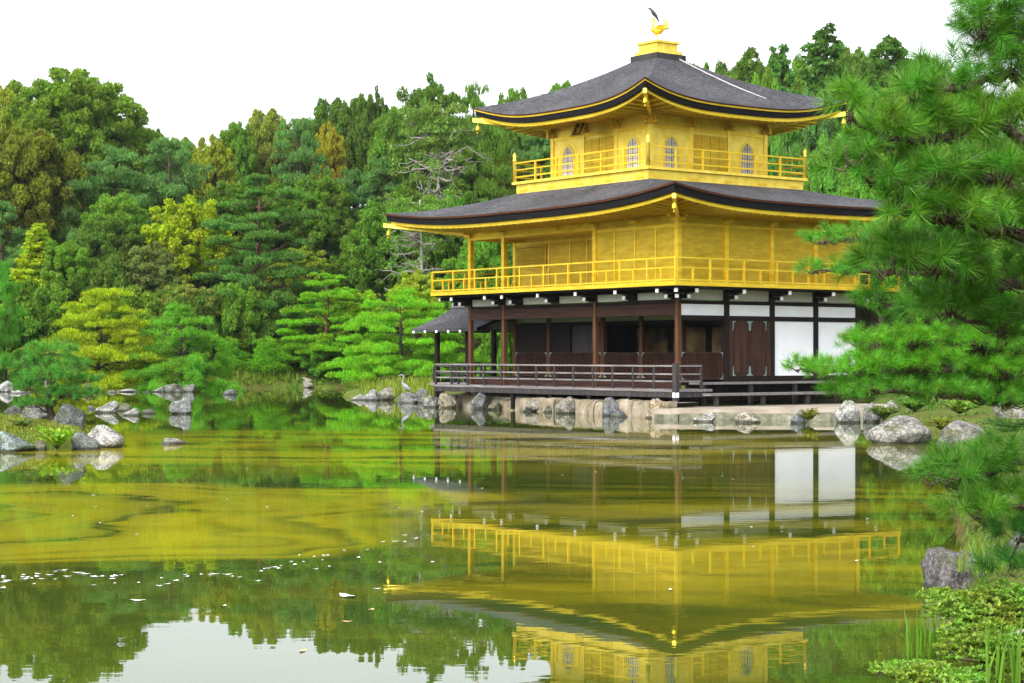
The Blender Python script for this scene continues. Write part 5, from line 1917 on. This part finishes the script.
# ------------------------------------------------------------------ near shrub, irises, grass at the lower right
def near_shrub(label, mounds, col, seed, leaf=.03, base=(2.9, 9.6)):
    rg = np.random.default_rng(seed)
    e = bpy.data.objects.new('azalea_shrub', None)
    COL.objects.link(e)
    mb, Q = MB(), []
    for (x, y, Y, rx, rz, ry, n) in mounds:
        c = np.array([px(x, Y), Y, pz(y, Y)])
        R3 = np.array([rx / F * Y, ry, rz / F * Y])
        for i in range(int(n * 1.35)):
            d = unit(rg.normal(size=3))
            d[2] = abs(d[2])
            p = c + d * R3 * rg.uniform(.5, 1.18)
            if i % 5 == 0:
                mb.tube([c - np.array([0, 0, R3[2] * .4]), (c + p) / 2 + rg.normal(size=3) * .02, p], [.006, .004, .002], 5)
            k = 9
            a = np.arange(k) * 2.4 + rg.uniform(0, 6)
            out = np.stack([np.cos(a), np.sin(a), np.full(k, .35)], 1) + d * .5
            A = unit(out + rg.normal(size=(k, 3)) * .15)
            Q.append(quads(p + A * leaf * .55 * rg.uniform(.6, 1.3, k)[:, None], A, leaf, .5, rg))
    link('stems', mb.mesh('stems', M['twig']), e)
    c = link('leaves', fastmesh('leaves', np.concatenate(Q), 4, M['shrub_leaf']), e)
    c.color = (*col, 1)
    tag(e, label, 'shrub')
    return e


near_shrub('spreading small-leaved shrub with yellowing tips in the lower right corner',
           [(985, 618, 10.2, 52, 22, .3, 420), (945, 600, 10.8, 26, 8, .2, 120), (1015, 610, 10.2, 48, 24, .3, 330), (992, 640, 9.9, 46, 18, .28, 330), (1000, 655, 9.8, 56, 24, .3, 400), (915, 672, 9.8, 42, 6, .22, 200), (1010, 685, 9.6, 50, 20, .3, 300), (955, 684, 9.6, 52, 14, .3, 260)],
           (.17, .275, .032), 17)
mb = MB()
mb.tube([(px(1060, 9.7), 9.7, pz(618, 9.7)), (px(1015, 9.7), 9.7, pz(634, 9.7)), (px(990, 9.75), 9.75, pz(640, 9.75)), (px(975, 9.8), 9.8, pz(636, 9.8))], [.014, .011, .008, .004], 7)
bpy.data.objects['azalea_shrub']
part('stick', mb, M['palebark'], bpy.data.objects['azalea_shrub'], True)


def iris(x0, x1, ytop, ybase, Y, n, label, col, seed):
    rg = np.random.default_rng(seed)
    xs = rg.uniform(x0, x1, n)
    Ys = Y + rg.uniform(-.12, .12, n)
    P = np.stack([(xs - 512) / F * Ys, Ys, np.full(n, pz(ybase, Y))], 1)
    h = (ybase - ytop) / F * Y
    o = link('iris_plant', fastmesh('iris_plant', blades(P, h * .55, h, .013, rg, .22), 4, M['blade']))
    o.color = (*col, 1)
    tag(o, label, 'iris')


iris(905, 946, 596, 658, 12.2, 34, 'clump of upright iris blades at the water edge', (.10, .22, .014), 3)
iris(955, 1004, 532, 572, 14.6, 40, 'iris blades behind the nearest flat-topped rock', (.13, .22, .016), 4)
iris(985, 1020, 606, 690, 9.3, 24, 'iris blades rising through the corner shrub', (.09, .2, .014), 5)
# grass on the right bank
Xs, Ys = np.concatenate([rng.uniform(2.4, 9, 26000), rng.uniform(8, 22, 9000)]), np.concatenate([rng.uniform(8.5, 42, 26000), rng.uniform(40, 62, 9000)])
Zs = gheight(Xs, Ys)
k = Zs > .08
P = np.stack([Xs, Ys, Zs - .02], 1)[k]
o = link('grass', fastmesh('grass', blades(P, .04, .15, .018, rng, .7), 4, M['blade']))
o.color = (.09, .16, .018, 1)
tag(o, 'short green grass on the right bank', 'grass', None, 'stuff')

# ------------------------------------------------------------------ fallen leaves afloat
fl = MB()
pts = [(math.cos(a) * .05 * (1.4 if abs(math.cos(a)) > .9 else 1), math.sin(a) * .03, .004 + .008 * math.cos(a) ** 2) for a in np.linspace(0, 6.283, 11)[:-1]]
fl.add(pts, [tuple(range(10))])
pale = mat_noise('pale_fallen_leaf', [(.3, (.55, .55, .45)), (.7, (.8, .8, .74))], nscale=20, rough=.5, bstr=0)
tan = mat_noise('tan_fallen_leaf', [(.3, (.4, .26, .08)), (.7, (.6, .42, .16))], nscale=20, rough=.5, bstr=0)
flm = fl.mesh('floating_leaf', pale)
flt = fl.mesh('floating_leaf', tan)


def float_leaf(x, y, s, me, label, group):
    Y = CAMZ * F / (y - HOR)
    o = link('floating_leaf', me, None, (px(x, Y), Y, .002), (0, 0, rnd.uniform(0, 6.28)), (s, s, s))
    tag(o, label, 'leaf', group)


LG = 'pale leaves afloat on the pond'
LB = 'small pale fallen leaf afloat on the green pond'
for i in range(46):
    t = rnd.random()
    float_leaf(2 + 240 * t ** 1.4, 581 + rnd.gauss(0, 3.4) - 6 * math.sin(t * 3), rnd.uniform(.35, .8), flm, LB, LG)
for i in range(26):
    t = rnd.random()
    float_leaf(240 + 200 * t, 575 - 40 * t + rnd.gauss(0, 5), rnd.uniform(.3, .7), flm, LB, LG)
for i in range(34):
    float_leaf(rnd.uniform(10, 880), rnd.uniform(440, 610), rnd.uniform(.35, .6), flm, LB, LG)
float_leaf(347, 597, 1.7, flm, 'largest pale leaf afloat between the tree reflections', LG)
float_leaf(138, 601, 1.0, flm, 'single pale leaf afloat near the reflected sky', LG)
for (x, y, lab) in ((371, 610, 'tan leaf afloat right of the largest pale leaf'), (347, 622, 'tan leaf afloat below the largest pale leaf'), (303, 651, 'tan leaf afloat on the reflected sky'), (421, 512, 'reddish tan leaf afloat at the rim of the algae swirl')):
    float_leaf(x, y, .7, flt, lab, 'tan leaves afloat on the pond')

# ------------------------------------------------------------------ thin air between the pond and the far hill
hz = MB().box(-430, 340, -60, 1650, -2.5, 215)
hm = bpy.data.materials.new('thin_haze')
hm.use_nodes = True
hn = hm.node_tree.nodes
hn.remove(hn['Principled BSDF'])
hv = hn.new('ShaderNodeVolumePrincipled')
hv.inputs['Color'].default_value = (.86, .93, 1, 1)
hv.inputs['Density'].default_value = 0.00009
hv.inputs['Anisotropy'].default_value = .2
hm.node_tree.links.new(hv.outputs[0], hn['Material Output'].inputs['Volume'])
ho = part('haze', hz, hm, None)
ho['kind'] = 'stuff'
